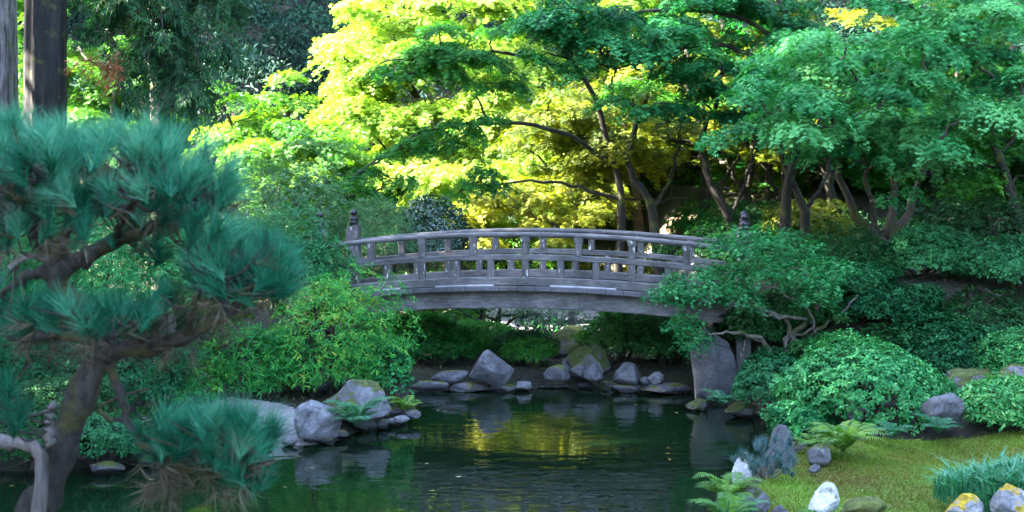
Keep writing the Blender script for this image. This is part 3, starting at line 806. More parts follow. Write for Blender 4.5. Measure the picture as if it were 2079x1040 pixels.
rock("dark mossy foot stone under the standing stone", 1418, 836, 50, 24, .0, 'mossy', 153)
rock("small pale stone behind the bright fern", 1711, 887, 22, 26, .3, 'pale', 155, d=15.2)
rock("dark rock in the shade beside the bright fern", 1768, 892, 34, 24, .33, 'dark', 157)
rock("pale rock half hidden at the foot of the round bush", 1738, 862, 46, 44, .3, 'pale', 158, d=15.7)
rock("whitish rock in the dark gap behind the twisted shrub", 1765, 655, 70, 38, 1.0, 'pale', 160, d=20.6)
rock("whitish jagged rock in the dark gap under the clipped shrubs", 1918, 662, 60, 34, 1.0, 'pale', 162, d=20.2)
rock("mossy mound of stone beside the grey boulder above the glossy bush", 1985, 800, 110, 48, .5, 'mossy', 164, .7, .2, d=16.8)
rock("dark bank stone in the shade across the water behind the pine", 210, 968, 80, 26, .0, 'dark', 166)
rock("second dark bank stone across the water under the pine's low bough", 300, 950, 60, 24, .0, 'dark', 167)
# ---------------------------------------------------------------- wooden fence beyond the bridge
fb = thing("fence", "low rustic wooden post and rail fence seen below the bridge", "fence", P(1150, 690, 25.6))
for px, y0, y1, hw in ((1092, 634, 690, 6), (1127, 636, 682, 5), (1161, 632, 682, 7), (1222, 632, 680, 5), (1262, 634, 690, 5)):
    a, b = P(px, y0, 25.6), P(px, y1 + 10, 25.6); w = hw * 25.6 / FPX
    mb = MB(); mb.box((a[0] - w, 25.6 - w, b[2]), (a[0] + w, 25.6 + w, a[2])); mb.build("post", WD_DECK, fb)
for y0, y1 in ((650, 658), (676, 684)):
    a, b = P(1088, y0, 25.7), P(1268, y1, 25.7)
    mb = MB(); mb.box((a[0], 25.66, b[2]), (b[0], 25.75, a[2])); mb.build("rail", WD_RAIL, fb)
def W(px, py, d): return P(px, py, d)
def on(px, d):                     # the ground point under a pixel column at depth d
    x = P(px, 500, d)[0]; return np.array([x, d, hz(x, d)])

# ---------------------------------------------------------------- maples
def tr(pts, ra, rb): return ([W(*p) for p in pts], ra, rb)
b = on(905, 33)
maple("sunlit yellow maple glowing in the middle beyond the bridge", b,
      [([b, W(900, 380, 33), W(860, 250, 33), W(800, 80, 33), W(760, -60, 33)], .16, .05), ([W(890, 330, 33), W(980, 200, 33.5), W(1080, 60, 34)], .10, .04), ([W(860, 250, 33), W(760, 180, 32.5), W(700, 120, 32)], .08, .03)],
      region(670, -140, 1080, 330, 31, 36, 74, .8, 1.4, 201) + region(690, 180, 1250, 440, 30.5, 34, 52, .7, 1.25, 202)
      + region(820, 330, 1120, 460, 29.3, 31.5, 30, .5, .9, 205) + region(830, 400, 1020, 490, 28.6, 30.4, 16, .4, .7, 206) + [(W(690, 85, 31.5), .75), (W(700, 165, 31.5), .7), (W(720, 195, 31), .8), (W(730, 20, 32), .8), (W(705, 5, 32), .6), (W(760, 130, 31), .9), (W(740, 240, 31), .8)],
      LM_YEL, BK_DARK, 203, .085, 520, .5, 'maple', .5, .2)
b = on(560, 29)
maple("lime green maple below the hanging cedar boughs", b,
      [([b, W(570, 380, 29), W(590, 260, 29), W(560, 150, 29)], .12, .04), ([W(575, 350, 29), W(480, 260, 28.6), W(430, 180, 28.5)], .07, .03), ([W(580, 320, 29), W(660, 280, 28.5), W(700, 250, 28.5)], .07, .025)],
      region(400, 230, 730, 430, 27, 30, 52, .6, 1.05, 212) + [(W(585, 150, 29), .6), (W(560, 190, 29), .8), (W(530, 225, 29), .9), (W(610, 200, 29), .7), (W(480, 200, 28.6), .7), (W(430, 170, 28.6), .7), (W(660, 250, 28), .8), (W(690, 300, 27.5), .9), (W(640, 330, 27), 1.0)],
      LM_LIME, BK_DARK, 213, .08, 540, .5, 'maple', .5, .2)
b = on(230, 33)
maple("pale yellow green maple glimpsed behind the two fir trunks", b,
      [([b, W(230, 250, 33), W(240, 100, 33)], .12, .05)],
      region(-30, 60, 420, 330, 32, 36, 50, .8, 1.3, 222) + region(-60, -80, 160, 200, 33, 36, 14, .9, 1.3, 224),
      LM_LIME, BK_DARK, 223, .10, 340, .5, 'maple', .25, .2)
b = on(1250, 27)
maple("shaded deep green maple reaching dark sprays over the middle of the bridge", b,
      [([b, W(1262, 420, 27), W(1240, 310, 27), W(1190, 160, 26.6), W(1100, 60, 26)], .11, .04), ([W(1240, 330, 27), W(1120, 260, 26.4), W(980, 250, 26), W(860, 270, 25.6), W(720, 360, 25.3)], .06, .015),
       ([W(1190, 160, 26.6), W(1050, 110, 26), W(900, 110, 25.6), W(770, 130, 25.3)], .05, .015), ([W(1250, 400, 27), W(1100, 370, 26.4), W(940, 380, 26)], .05, .015)],
      region(760, 80, 1020, 150, 25, 26.5, 15, .45, .75, 232) + [(W(x, y, 25.5), r) for x, y, r in ((990, 235, .55), (930, 245, .6), (880, 262, .55), (835, 285, .55), (790, 310, .5), (745, 345, .55), (710, 372, .5), (860, 300, .5), (920, 290, .5), (960, 270, .5),
        (1000, 60, .6), (900, 50, .7), (1080, 40, .8), (850, 90, .5), (790, 150, .45), (955, 370, .5), (985, 345, .6), (930, 395, .5), (1010, 375, .55), (700, 400, .5), (760, 390, .5), (820, 360, .5), (960, 160, .6), (1040, 170, .6), (1010, 120, .7))],
      LM_GRN, BK_DARK, 233, .07, 720, .42, 'maple', .4, .15, toward=.1)
b = on(1415, 28.8)
maple("olive yellow maple with leaning trunk behind the bridge", b,
      [([b, W(1420, 460, 28.8), W(1435, 380, 28.7), W(1420, 250, 28.5), W(1380, 120, 28.3)], .19, .06), ([W(1432, 400, 28.7), W(1480, 350, 29), W(1520, 260, 29.2)], .06, .03), ([W(1425, 400, 28.8), W(1330, 405, 28.3), W(1200, 400, 28.0)], .05, .015), ([W(1430, 300, 28.5), W(1300, 270, 28.3), W(1180, 280, 27.8)], .06, .02)],
      [(p_, R_, .9) for p_, R_ in region(900, 390, 1190, 500, 27.0, 28.8, 22, .4, .65, 246)] + region(1040, 200, 1410, 360, 27.2, 29.4, 52, .5, .85, 242) + region(980, 360, 1280, 450, 27.4, 29.4, 26, .45, .75, 243) + region(1050, 170, 1330, 300, 27.2, 29.4, 20, .55, .9, 244),  # first low pads tinted brighter in place of sunlight that misses them
      LM_OLV, BK_DARK, 243, .07, 600, .42, 'maple', .5, .22, toward=.1)
b = on(1585, 25.5)
maple("blue green maple spreading high branches over the bridge's far half", b,
      [([b, W(1600, 380, 25.5), W(1630, 230, 25.3), W(1620, 90, 25), W(1560, -40, 24.8)], .12, .05), ([W(1628, 200, 25.3), W(1500, 100, 24.8), W(1400, 95, 24.5), W(1250, 140, 24.2)], .07, .02), ([W(1620, 120, 25), W(1500, 40, 24.6), W(1330, 20, 24.2), W(1150, 70, 24)], .06, .02)],
      region(1080, -60, 1640, 130, 23.3, 25.8, 62, .5, .9, 252) + region(1250, 110, 1640, 250, 23.6, 25.6, 28, .5, .85, 254) + [(W(1120, 60, 24), .7), (W(1090, 110, 24), .6), (W(1170, 130, 24), .7), (W(1130, 20, 24), .7), (W(1240, 200, 24), .55), (W(1300, 220, 24), .6)],
      LM_TEAL, BK_DARK, 253, .064, 700, .42, 'maple', .3, .18, toward=.12)
b = on(1785, 22)
maple("big blue green maple with forked trunk above the clipped shrubs", b,
      [([b, W(1787, 520, 22), W(1790, 480, 22)], .17, .14), ([W(1790, 500, 22), W(1740, 440, 21.9), W(1705, 360, 21.8), W(1690, 250, 21.6), W(1640, 150, 21)], .10, .03), ([W(1790, 490, 22), W(1812, 430, 22), W(1810, 330, 22), W(1830, 150, 21.5)], .10, .03),
       ([W(1790, 495, 22), W(1845, 430, 22.2), W(1882, 320, 22.4), W(1930, 200, 22), W(2000, 100, 21.5)], .10, .03), ([W(1705, 330, 21.8), W(1600, 260, 21), W(1480, 270, 20.6)], .05, .015), ([W(1780, 470, 22), W(1760, 380, 21.4), W(1750, 300, 20.8)], .06, .02)],
      region(1500, 50, 2100, 290, 18.6, 22.3, 112, .42, .75, 262) + region(1660, 250, 1900, 330, 19.5, 21.5, 10, .35, .55, 263)
      + [(W(x, y, 20.3), r) for x, y, r in ((1450, 275, .45), (1490, 255, .5), (1540, 245, .5), (1580, 225, .5), (1600, 280, .5), (1640, 310, .42), (1850, 385, .33), (1800, 400, .3), (1835, 345, .38))]
      + region(1780, -60, 2140, 120, 19.5, 23, 34, .5, .85, 264),
      LM_TEAL, BK_MAPLE, 265, .058, 760, .45, 'maple', .62, .2, toward=.16)
for i, (px, d, tp, ang, lab) in enumerate([(1505, 29.5, 260, 20, "slim dark maple trunk leaning in the grove behind the bridge's far end"), (1556, 30.5, 250, 6, "twin of two straight dark maples in the grove, the slimmer one"), (1575, 29.0, 240, 25, "straight dark maple in the grove, next to the bridge finials"),
                                        (1695, 28.5, 280, -14, "forked dark maple behind the big blue green one"), (1300, 31, 240, -20, "dark maple with bowed trunk behind the bridge's middle"), (1370, 33, 220, 10, "dark maple deep in the grove")]):
    b = on(px, d)
    maple(lab, b, [([b, W(px + ang * .3, 420, d), W(px + ang, 330, d), W(px + ang * 1.6, tp, d), W(px + ang * 2.6, tp - 130, d)], .15, .07), ([W(px + ang * .4, 400, d), W(px - 30, 330, d), W(px - 50, 250, d)], .06, .03)],
          region(px - 190, 90, px + 190, 320, d - 1, d + 2.5, 26, .6, 1.0, 300 + i) + region(px - 120, 300, px + 120, 430, d + 1.8, d + 3.6, 9, .6, .95, 390 + i), (LM_OLV, LM_GRN)[i % 2], BK_DARK, 310 + i, .10, 300, .45, 'trident', .45, .25, group="maples of the grove", toward=.1)
for i, (bx, d, pts, lab) in enumerate([(1490, 26.6, [(1478, 440), (1440, 370), (1425, 290), (1455, 200), (1470, 120)], "slender black maple with kinked trunk just behind the bridge rail"), (1345, 26.9, [(1322, 430), (1285, 360), (1278, 300), (1310, 200), (1330, 110)], "slender black maple curving away from the leaning trunk"),
                                     (1640, 26.0, [(1635, 430), (1600, 350), (1585, 280), (1610, 180)], "slender black maple rising between the finials and the forked trunk")]):
    b = on(bx, d)
    maple(lab, b, [([b] + [W(x, y, d) for x, y in pts], .12, .035), ([W(*pts[0], d), W(pts[0][0] + 40, 360, d), W(pts[0][0] + 60, 260, d)], .06, .02)],
          region(pts[-1][0] - 110, 90, pts[-1][0] + 110, 230, d - .8, d + .8, 12, .4, .65, 370 + i), LM_GRN, BK_DARK, 375 + i, .07, 520, .42, 'maple', .55, .2)
for i, (pts, d, lab) in enumerate([([(2070, 470), (2060, 420), (2035, 340), (2005, 250), (1985, 160)], 24, "leaning dark maple trunk near the picture's edge"), ([(2085, 420), (2075, 300), (2062, 180), (2055, 60), (2050, -60)], 25.5, "tall dark maple running up the picture's edge")]):
    b = on(pts[0][0], d)
    maple(lab, b, [([b] + [W(x, y, d) for x, y in pts], .13, .06)], region(1880, 120, 2140, 440, d - .5, d + 2.5, 30, .6, 1.0, 330 + i) , (LM_GRN, LM_DARK)[i], BK_DARK, 340 + i, .09, 330, .45, 'maple', .4, .2, limb_share=.6)
for i, (px, d, x0, x1, y0, y1, m, lab) in enumerate([(1950, 31, 1750, 2200, 100, 420, LM_GRN, "shaded green maple deep behind the big blue green one"), (1690, 34, 1480, 1850, 120, 420, LM_OLV, "olive green maple deep behind the grove"),
        (1180, 36, 1020, 1400, -60, 300, LM_YEL, "tall yellow maple deep behind the grove"), (1480, 36, 1300, 1700, -120, 260, LM_OLV, "tall olive maple showing between the blue green branches"), (2000, 35, 1750, 2250, -150, 200, LM_OLV, "tall olive maple above the big blue green one"),
        (760, 38, 560, 1000, 250, 480, LM_LIME, "lime maple low behind the yellow one")]):
    b = on(px, d)
    maple(lab, b, [([b, W(px + 10, (y0 + y1) / 2 + 60, d), W(px - 15, (y0 + y1) / 2 - 40, d), W(px, y0, d)], .13, .05)], region(x0, y0, x1, y1, d - 1.5, d + 2, 46, 1.0, 1.6, 350 + i, False), m, BK_DARK, 360 + i, .13, 210, .45, 'trident', .4, .2, limb_share=.5)

# ---------------------------------------------------------------- firs and the hanging cedar
def fir_trunk(label, px, d, r, top, seed, mat, lean=0.0):
    b = on(px, d); t = thing("fir_tree", label, "tree", b)
    mb = MB(); n = 30; zz = np.linspace(-.1, top, n)
    pts = b + np.stack([lean * zz, np.zeros(n), zz], -1)
    g = rng_of(seed); m = 44; n = 70; zz = np.linspace(-.1, top, n); pts = b + np.stack([lean * zz, np.zeros(n), zz], -1)
    a0 = mb.n; mb.tube(pts, np.ones(n), m)
    fur = np.cumsum(g.normal(0, .02, (n, m)), 0); fur = fur - fur.mean(1, keepdims=True); base_f = g.normal(0, .045, m)
    rad = (r * (1 - .5 * zz / top) * (1 + .35 * np.exp(-np.maximum(zz, 0) * 1.2)))[:, None] * (1 + base_f[None] + np.clip(fur, -.06, .06) + g.normal(0, .012, (n, m)))
    V = mb.v[0].reshape(n, m, 3); mb.v[0] = (pts[:, None] + (V - pts[:, None]) * rad[..., None]).reshape(-1, 3)
    mb.build("trunk", mat, t)
    return t, b
def cone_crown(mb, c, z0, z1, R, n, seed, size=.42):
    g = rng_of(seed); z = z0 + (z1 - z0) * g.uniform(0, 1, n) ** 1.15; k = (z - z0) / (z1 - z0)
    rr = R * (1 - k) ** .8 * (.55 + .45 * np.sin(k * 60 + g.uniform(0, 1, n))) * np.sqrt(g.uniform(.05, 1, n)) + .3
    a = g.uniform(0, 6.283, n)
    pos = np.stack([c[0] + rr * np.cos(a), c[1] + rr * np.sin(a), z - .25 * rr + g.normal(0, .15, n)], -1)
    tip = np.stack([np.cos(a), np.sin(a), -.4 + g.normal(0, .3, n)], -1) + g.normal(0, .4, (n, 3))
    put_leaves(mb, 'oval', pos, tip, np.array([0, 0, 1.]) + g.normal(0, .6, (n, 3)), size * g.uniform(.6, 1.3, n) * 1.6, g.uniform(0, 1, n))
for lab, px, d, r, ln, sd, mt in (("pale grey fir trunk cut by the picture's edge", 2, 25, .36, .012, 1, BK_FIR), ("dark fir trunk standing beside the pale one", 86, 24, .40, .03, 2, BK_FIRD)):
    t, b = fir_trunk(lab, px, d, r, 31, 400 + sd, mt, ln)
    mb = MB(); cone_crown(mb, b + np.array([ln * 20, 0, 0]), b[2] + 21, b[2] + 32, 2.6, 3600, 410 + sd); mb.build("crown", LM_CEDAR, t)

def hanging(mb, wood, roots, seed, n_str, L, leaf, dens):
    """drooping cedar strands that hang from boughs"""
    g = rng_of(seed)
    for k in range(n_str):
        bg_ = roots[int(g.integers(0, len(roots)))]
        a = bg_[int(g.integers(1, len(bg_)))] + g.normal(0, .12, 3)
        l = L * g.uniform(.5, 1.25); az = g.uniform(0, 6.283); o = np.array([cos(az), sin(az), 0])
        s = np.linspace(0, 1, 9)[:, None]
        cv = a + o * l * 1.05 * s ** .7 * g.uniform(.3, 1) + np.array([0, 0, -1.0]) * l * g.uniform(.45, .9) * (s ** 1.6) + g.normal(0, .02, (9, 3))
        wood.tube(cv, np.linspace(.010, .003, 9), 4)
        m = int(dens * l); i = g.integers(0, 8, m); f = g.uniform(0, 1, m)[:, None]
        p = cv[i] * (1 - f) + cv[i + 1] * f; T = norm(cv[i + 1] - cv[i])
        sd = norm(np.cross(T, o + g.normal(0, .25, (m, 3)))) * np.sign(g.normal(size=m))[:, None]
        tip = T * .8 + sd * g.uniform(.3, 1.1, m)[:, None] + np.array([0, 0, -.45])
        w_ = g.uniform(0, .16, m)[:, None]
        put_leaves(mb, 'lance', p + sd * w_ * .8, tip, o + g.normal(0, .4, (m, 3)) + np.array([0, 0, .4]), leaf * g.uniform(.6, 1.3, m), .45 + g.normal(0, .1) + g.normal(0, .17, m))
b = on(330, 26.5)
t = thing("cedar_tree", "dark cedar with drooping feathery boughs beside the fir trunks", "tree", b)
wb = MB(); cbm = MB(); top = 18
zz = np.linspace(-.1, top, 24); cpts = b + np.stack([0 * zz, 0 * zz, zz], -1)
wb.tube(cpts, .24 * (1 - .8 * zz / top) + .02, 12, .5, .03, 7)
g = rng_of(421); roots = []
for (x0, y0, x1, y1, d) in [(330, -60, 170, 60, 23.6), (330, -70, 470, 90, 23.8), (330, -40, 410, 150, 23.4), (330, 60, 260, 160, 23.8), (330, 40, 390, 190, 23.6), (330, -100, 230, -10, 23.6), (330, -120, 440, -10, 23.8), (330, -60, 330, 60, 23.2),
                            (330, -100, 480, 20, 24.4), (330, 20, 300, 120, 23.3), (330, -20, 210, 20, 24.0), (330, 90, 350, 210, 23.8), (330, -120, 150, -40, 24.2), (330, -140, 300, -30, 23.2), (330, -160, 520, -60, 24)]:
    a = W(330, y0, 26.5); e = W(x1, y1, d); m = (a + e) / 2 + np.array([0, 0, .35])
    cv = curve([a, m, e], 14, .02, int(g.integers(1e9))); wb.tube(cv, np.linspace(.05, .012, len(cv)), 6); roots.append(cv[5:])
hanging(cbm, wb, roots, 422, 420, .75, .12, 190)
cbm.build("foliage", LM_CEDAR, t); wb.build("trunk", BK_DARK, t)
M_DSP = leaf_mat("cedar_dead", [(.10, .035, .015), (.22, .085, .035), (.30, .14, .06)], .25, (1, 1, 1), .7, .2)
for k in range(6):
    db = MB(); hanging(db, db, [np.array([W(222, 120, 23.2), W(226, 125, 23.2), W(229, 130, 23.2)])], 423 + k, 1, .6, .10, 150); db.build("dead_spray", M_DSP, t)

# ---------------------------------------------------------------- distant woods
g = rng_of(500)
n = 300000
x = g.uniform(-34, 30, n); y = g.uniform(36.5, 64, n) ; z = H(x, y)
lum = np.zeros(n)
k = g.uniform(0, 1, (420, 2)) * np.array([64, 27]) + np.array([-34, 37]); kr = g.uniform(.8, 2.0, 420); kh = g.uniform(.5, 2.6, 420); ct = g.uniform(.15, .8, 420)
own = np.full(n, .3)
for q in range(420):
    dd = ((x - k[q, 0]) ** 2 + (y - k[q, 1]) ** 2) / kr[q] ** 2
    hq = np.where(dd < 1, kh[q] * np.sqrt(np.maximum(0, 1 - dd)), 0); own = np.where(hq > lum, ct[q], own); lum = np.maximum(lum, hq)
pos = np.stack([x, y, z + lum * g.uniform(.6, 1.02, n) + g.uniform(0, .3, n)], -1)
out = np.stack([g.normal(0, .7, n), g.normal(-.5, .6, n), g.normal(.4, .5, n)], -1)
mb = MB(); put_leaves(mb, 'oval', pos, g.normal(size=(n, 3)) + np.array([0, -.2, -.4]), out, .25 * g.uniform(.6, 1.3, n), own + g.normal(0, .15, n))
tag(mb.build("hillside_woods", LM_WOODS), "dim wooded hillside rising behind the maples", None, None, 'stuff')
def forest(name, spots, seed, low, top, R, n, size, lab):
    mb = MB(); tb = MB(); g = rng_of(seed)
    for q, (cx, cy) in enumerate(spots):
        cx += g.uniform(-.8, .8); cy += g.uniform(-.8, .8); zb = hz(cx, cy)
        tb.tube(np.array([(cx, cy, zb - .2), (cx, cy, zb + 10), (cx, cy, top * .9)]), [.42, .34, .06], 10)
        cone_crown(mb, (cx, cy), zb + low + g.uniform(-.5, .5), top + g.uniform(-3, 3), R, n, seed + 1 + q, size)
    tag(mb.build(name + "_foliage", LM_CEDAR), lab, None, None, 'stuff')
    tag(tb.build(name + "_trunks", BK_DARK), "bare trunks of the " + lab, None, None, 'stuff')
forest("tall_forest", [(-30 + 4.4 * k, 55 + (k % 2) * 3) for k in range(14)], 510, 6, 34, 3.6, 1700, .5, "far-off tall conifer forest closing the view above the hillside")
forest("added_shade_forest", [(-14.5 - (k % 2) * 3.4, -8 + 1.75 * k) for k in range(17)] + [(-20.5, -6 + 3.4 * k) for k in range(9)] + [(-22 - (k % 2) * 3, 41 + 2.2 * k) for k in range(8)] + [(18 + (k % 2) * 3, -6 + 3.4 * k) for k in range(12)], 560, 1.5, 36, 3.5, 3000, .5, "dense unseen conifer wood added around the garden pond for shade")  # unseen tree rows added to shade the foreground and leave the maples sunlit
forest("added_low_forest", [(-14 + 3.2 * k, -15 - (k % 2) * 3) for k in range(10)], 680, .5, 14, 2.8, 1500, .5, "lower conifer wood closing the garden's near side")  # unseen trees behind the camera, added to cut low sky light for contrast
# low growth under the maples behind the bridge
n = 110000; g = rng_of(530)
x = g.uniform(-12, 13, n); y = g.uniform(23, 36, n); s = pond_sd(x, y); keep = (s > 1.2) & ~((x > -0.8) & (x < 5.8) & (y > 25.4) & (y < 28.8)) & ~((x > .4) & (y > 29) & (y < 32.4)); x = x[keep]; y = y[keep]; n = len(x)
hh = .12 + .35 * np.clip(fbm(np.stack([x * .8, y * .8, 0 * x], -1), 531, 3, .9), 0, 1.2)
pos = np.stack([x, y, H(x, y) + hh * g.uniform(.2, 1, n)], -1)
mb = MB(); put_leaves(mb, 'oval', pos, g.normal(size=(n, 3)), np.array([0, -.4, .8]) + g.normal(0, .5, (n, 3)), .10 * g.uniform(.6, 1.3, n), .4 + g.normal(0, .22, n))
tag(mb.build("ground_cover", LM_DARK), "low leafy ground cover under the maples beyond the bridge", None, None, 'stuff')

# ---------------------------------------------------------------- shrubs
def sh(label, px, d, wpx, hpx, mat, seed, **kw):
    b = kw.pop('base', None)
    if b is None: b = on(px, d)
    s = d / FPX; rx = wpx * s / 2; rz = hpx * s / 2
    dep = kw.pop('dep', .9)
    return shrub(label, b, (rx, rx * dep, rz), mat, kw.pop('bark', BK_MAPLE), seed, **kw)
AZ = dict(kind='lance', leaf=.095, per=8, cluster=.035, lump=.6, tvar=.14, clump_var=.16, droop=.35, stems=10)
sh("large bright azalea with whorled leaves and yellow tips at the bridge's end", 640, 18.6, 260, 220, LM_AZA, 601, n=1250, tint=.36, name='azalea', lift=.0, **AZ)
sh("lower green azalea mound beside the flagstone steps", 515, 18.2, 200, 165, LM_AZA, 602, n=760, tint=.2, name='azalea', lift=0, **AZ)
sh("yellowing azalea bough hanging before the bridge's railing end", 715, 18.9, 150, 120, LM_AZA, 603, n=480, tint=.6, name='azalea', base=np.array([W(680, 700, 18.9)[0], 18.9, W(680, 680, 18.9)[2]]), lift=0, **AZ)
sh("small loose azalea by the path", 365, 17.4, 130, 90, LM_AZA, 604, n=260, tint=.25, name='azalea', lift=.05, **AZ)
sh("round leaved shrub with drooping sprays at the pond's edge", 790, 18.3, 80, 110, LM_BUSH, 605, n=200, kind='round', leaf=.07, per=5, cluster=.09, tint=.4, lump=.3, lift=.05)
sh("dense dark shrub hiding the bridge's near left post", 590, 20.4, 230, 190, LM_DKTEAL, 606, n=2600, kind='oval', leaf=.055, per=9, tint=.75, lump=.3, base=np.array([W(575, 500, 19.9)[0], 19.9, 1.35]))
sh("grey green feathery shrub behind the bridge's left railing", 770, 24.5, 230, 190, LM_GREY, 607, n=2200, kind='lance', leaf=.07, per=9, tint=.55, lump=.3, lift=1.25)
sh("broad grey green shrub between the lime maple and the bridge", 560, 24, 300, 200, LM_GREY, 608, n=2400, kind='oval', leaf=.06, per=8, tint=.35, lump=.3, lift=1.4)
sh("glossy dark camellia behind the railing", 872, 24.6, 125, 150, LM_GLOSS, 609, n=1000, kind='oval', leaf=.095, per=6, cluster=.06, tint=.6, lump=.4, lift=1.55)
sh("second glossy camellia lower behind the railing", 930, 27.6, 80, 90, LM_GLOSS, 610, n=600, kind='oval', leaf=.09, per=6, cluster=.06, tint=.4, lump=.3, lift=1.1)
sh("teal rhododendron mound behind the pine's crown", 210, 18.5, 460, 330, LM_BUSH, 611, n=2600, kind='lance', leaf=.11, per=8, cluster=.05, tint=.6, lump=.3, lift=1.0)
sh("dark shrub on the slope left of the pine's fork", 20, 17.2, 260, 200, LM_DKTEAL, 612, n=1500, kind='oval', leaf=.06, per=8, tint=.4, lump=.3)
sh("dim leafy shrub behind the pine's trunk", 260, 17.0, 260, 150, LM_DKTEAL, 613, n=1300, kind='oval', leaf=.06, per=8, tint=.4, lump=.35)
sh("dark low shrub at the water behind the pine's trunk", 120, 15.6, 240, 110, LM_DARK, 614, n=900, kind='oval', leaf=.05, per=8, tint=.5, lump=.35)
sh("yellow leaved shrub above the flagstone steps", 440, 19.8, 150, 130, LM_LIME, 615, n=600, kind='lance', leaf=.08, per=8, tint=.2, lump=.35, lift=.3)
# under the bridge
sh("spreading azalea branch between the big azalea and the pond", 735, 18.5, 150, 150, LM_AZA, 616, n=480, tint=.35, name='azalea', lift=.1, **AZ)
sh("low green plants behind the flat slab", 890, 21.5, 150, 46, LM_GRN, 617, n=520, kind='lance', leaf=.09, per=7, tint=.15, lump=.45)
sh("low green plants between the triangular rock and the cascade", 1075, 21.4, 110, 40, LM_GRN, 618, n=420, kind='lance', leaf=.09, per=7, tint=.6, lump=.45)
sh("dark low plants behind the pale rock", 1345, 21.3, 160, 62, LM_DARK, 619, n=700, kind='oval', leaf=.06, per=8, tint=.6, lump=.4)
sh("sunlit lime shrub low behind the bridge's middle", 1060, 29.5, 260, 110, LM_LIME, 671, n=1100, kind='oval', leaf=.09, per=8, tint=.6, lump=.4, lift=.2)
sh("olive shrub low in the grove", 1270, 28.8, 220, 80, LM_OLV, 672, n=1000, kind='oval', leaf=.09, per=8, tint=.35, lump=.4, lift=.1)
sh("dark green shrub low in the grove beside the leaning trunk", 1450, 28.6, 200, 80, LM_GRN, 673, n=900, kind='oval', leaf=.09, per=8, tint=.35, lump=.4, lift=.1)
sh("dim green shrub low behind the finials", 1570, 28.2, 230, 80, LM_DARK, 674, n=1000, kind='oval', leaf=.09, per=8, tint=.6, lump=.4, lift=.1)
sh("yellow leaved shrub glowing behind the forked trunk", 1640, 27.0, 170, 130, LM_OLV, 675, n=700, kind='oval', leaf=.09, per=8, tint=.7, lump=.4, lift=.1)
sh("feathery green shrub on the slope behind the railing", 860, 27.0, 240, 90, LM_GREY, 676, n=1000, kind='lance', leaf=.09, per=8, tint=.8, lump=.4, lift=.3)
sh("reedy green shrub under the bridge's left half", 850, 22.3, 190, 62, LM_GRN, 621, n=1100, kind='lance', leaf=.10, per=8, tint=.2, lump=.4)
sh("bushy green shrub behind the triangular rock", 950, 22.8, 190, 58, LM_GRN, 622, n=1300, kind='oval', leaf=.055, per=8, tint=.55, lump=.3)
sh("dark rounded shrub beside the triangular rock", 1065, 22.0, 120, 62, LM_DARK, 623, n=900, kind='oval', leaf=.05, per=8, tint=.35, lump=.25)
sh("leafy green shrub over the split bluish rock", 1265, 22.0, 150, 110, LM_GRN, 624, n=650, kind='oval', leaf=.09, per=7, cluster=.06, tint=.35, lump=.4, lift=.15)
sh("dark shrub filling the bank below the bridge's far end", 1360, 22.2, 180, 100, LM_DARK, 625, n=1300, kind='oval', leaf=.06, per=8, tint=.4, lump=.35)
sh("bright ferny shrub beside the cascade", 1232, 21.5, 70, 70, LM_FERN, 626, n=220, kind='lance', leaf=.08, per=7, tint=.35, lump=.4)
sh("yellow green shrub glimpsed under the bridge's left half", 905, 25.2, 170, 90, LM_LIME, 627, n=500, kind='oval', leaf=.09, per=7, tint=.35, lump=.4, lift=.3)
for px, lab, sd in ((975, "small crooked dark tree under the bridge", 631), (1010, "second crooked dark tree under the bridge, thicker trunk", 632)):
    b = on(px, 24.3)
    maple(lab, b, [([b, W(px + 5, 680, 24.3), W(px - 2, 650, 24.3), W(px + 10, 615, 24.3)], .06 if px < 1000 else .09, .03), ([W(px + 4, 670, 24.3), W(px + 40, 645, 24.2), W(px + 90, 640, 24.2)], .04, .012), ([W(px + 2, 660, 24.3), W(px - 40, 630, 24.2), W(px - 70, 620, 24.2)], .03, .01)],
          [(W(px + 60, 632, 24), .35), (W(px + 95, 640, 24), .3), (W(px - 40, 622, 24), .35), (W(px + 10, 612, 24), .4)], LM_DARK, BK_DARK, sd, .07, 420, .35, 'oval', .5, .1)
sh("twiggy shrub in front of the wooden fence", 1120, 24.9, 150, 75, LM_GREY, 633, n=260, kind='lance', leaf=.09, per=5, tint=.3, lump=.4, bark=BK_GREY, stems=16)

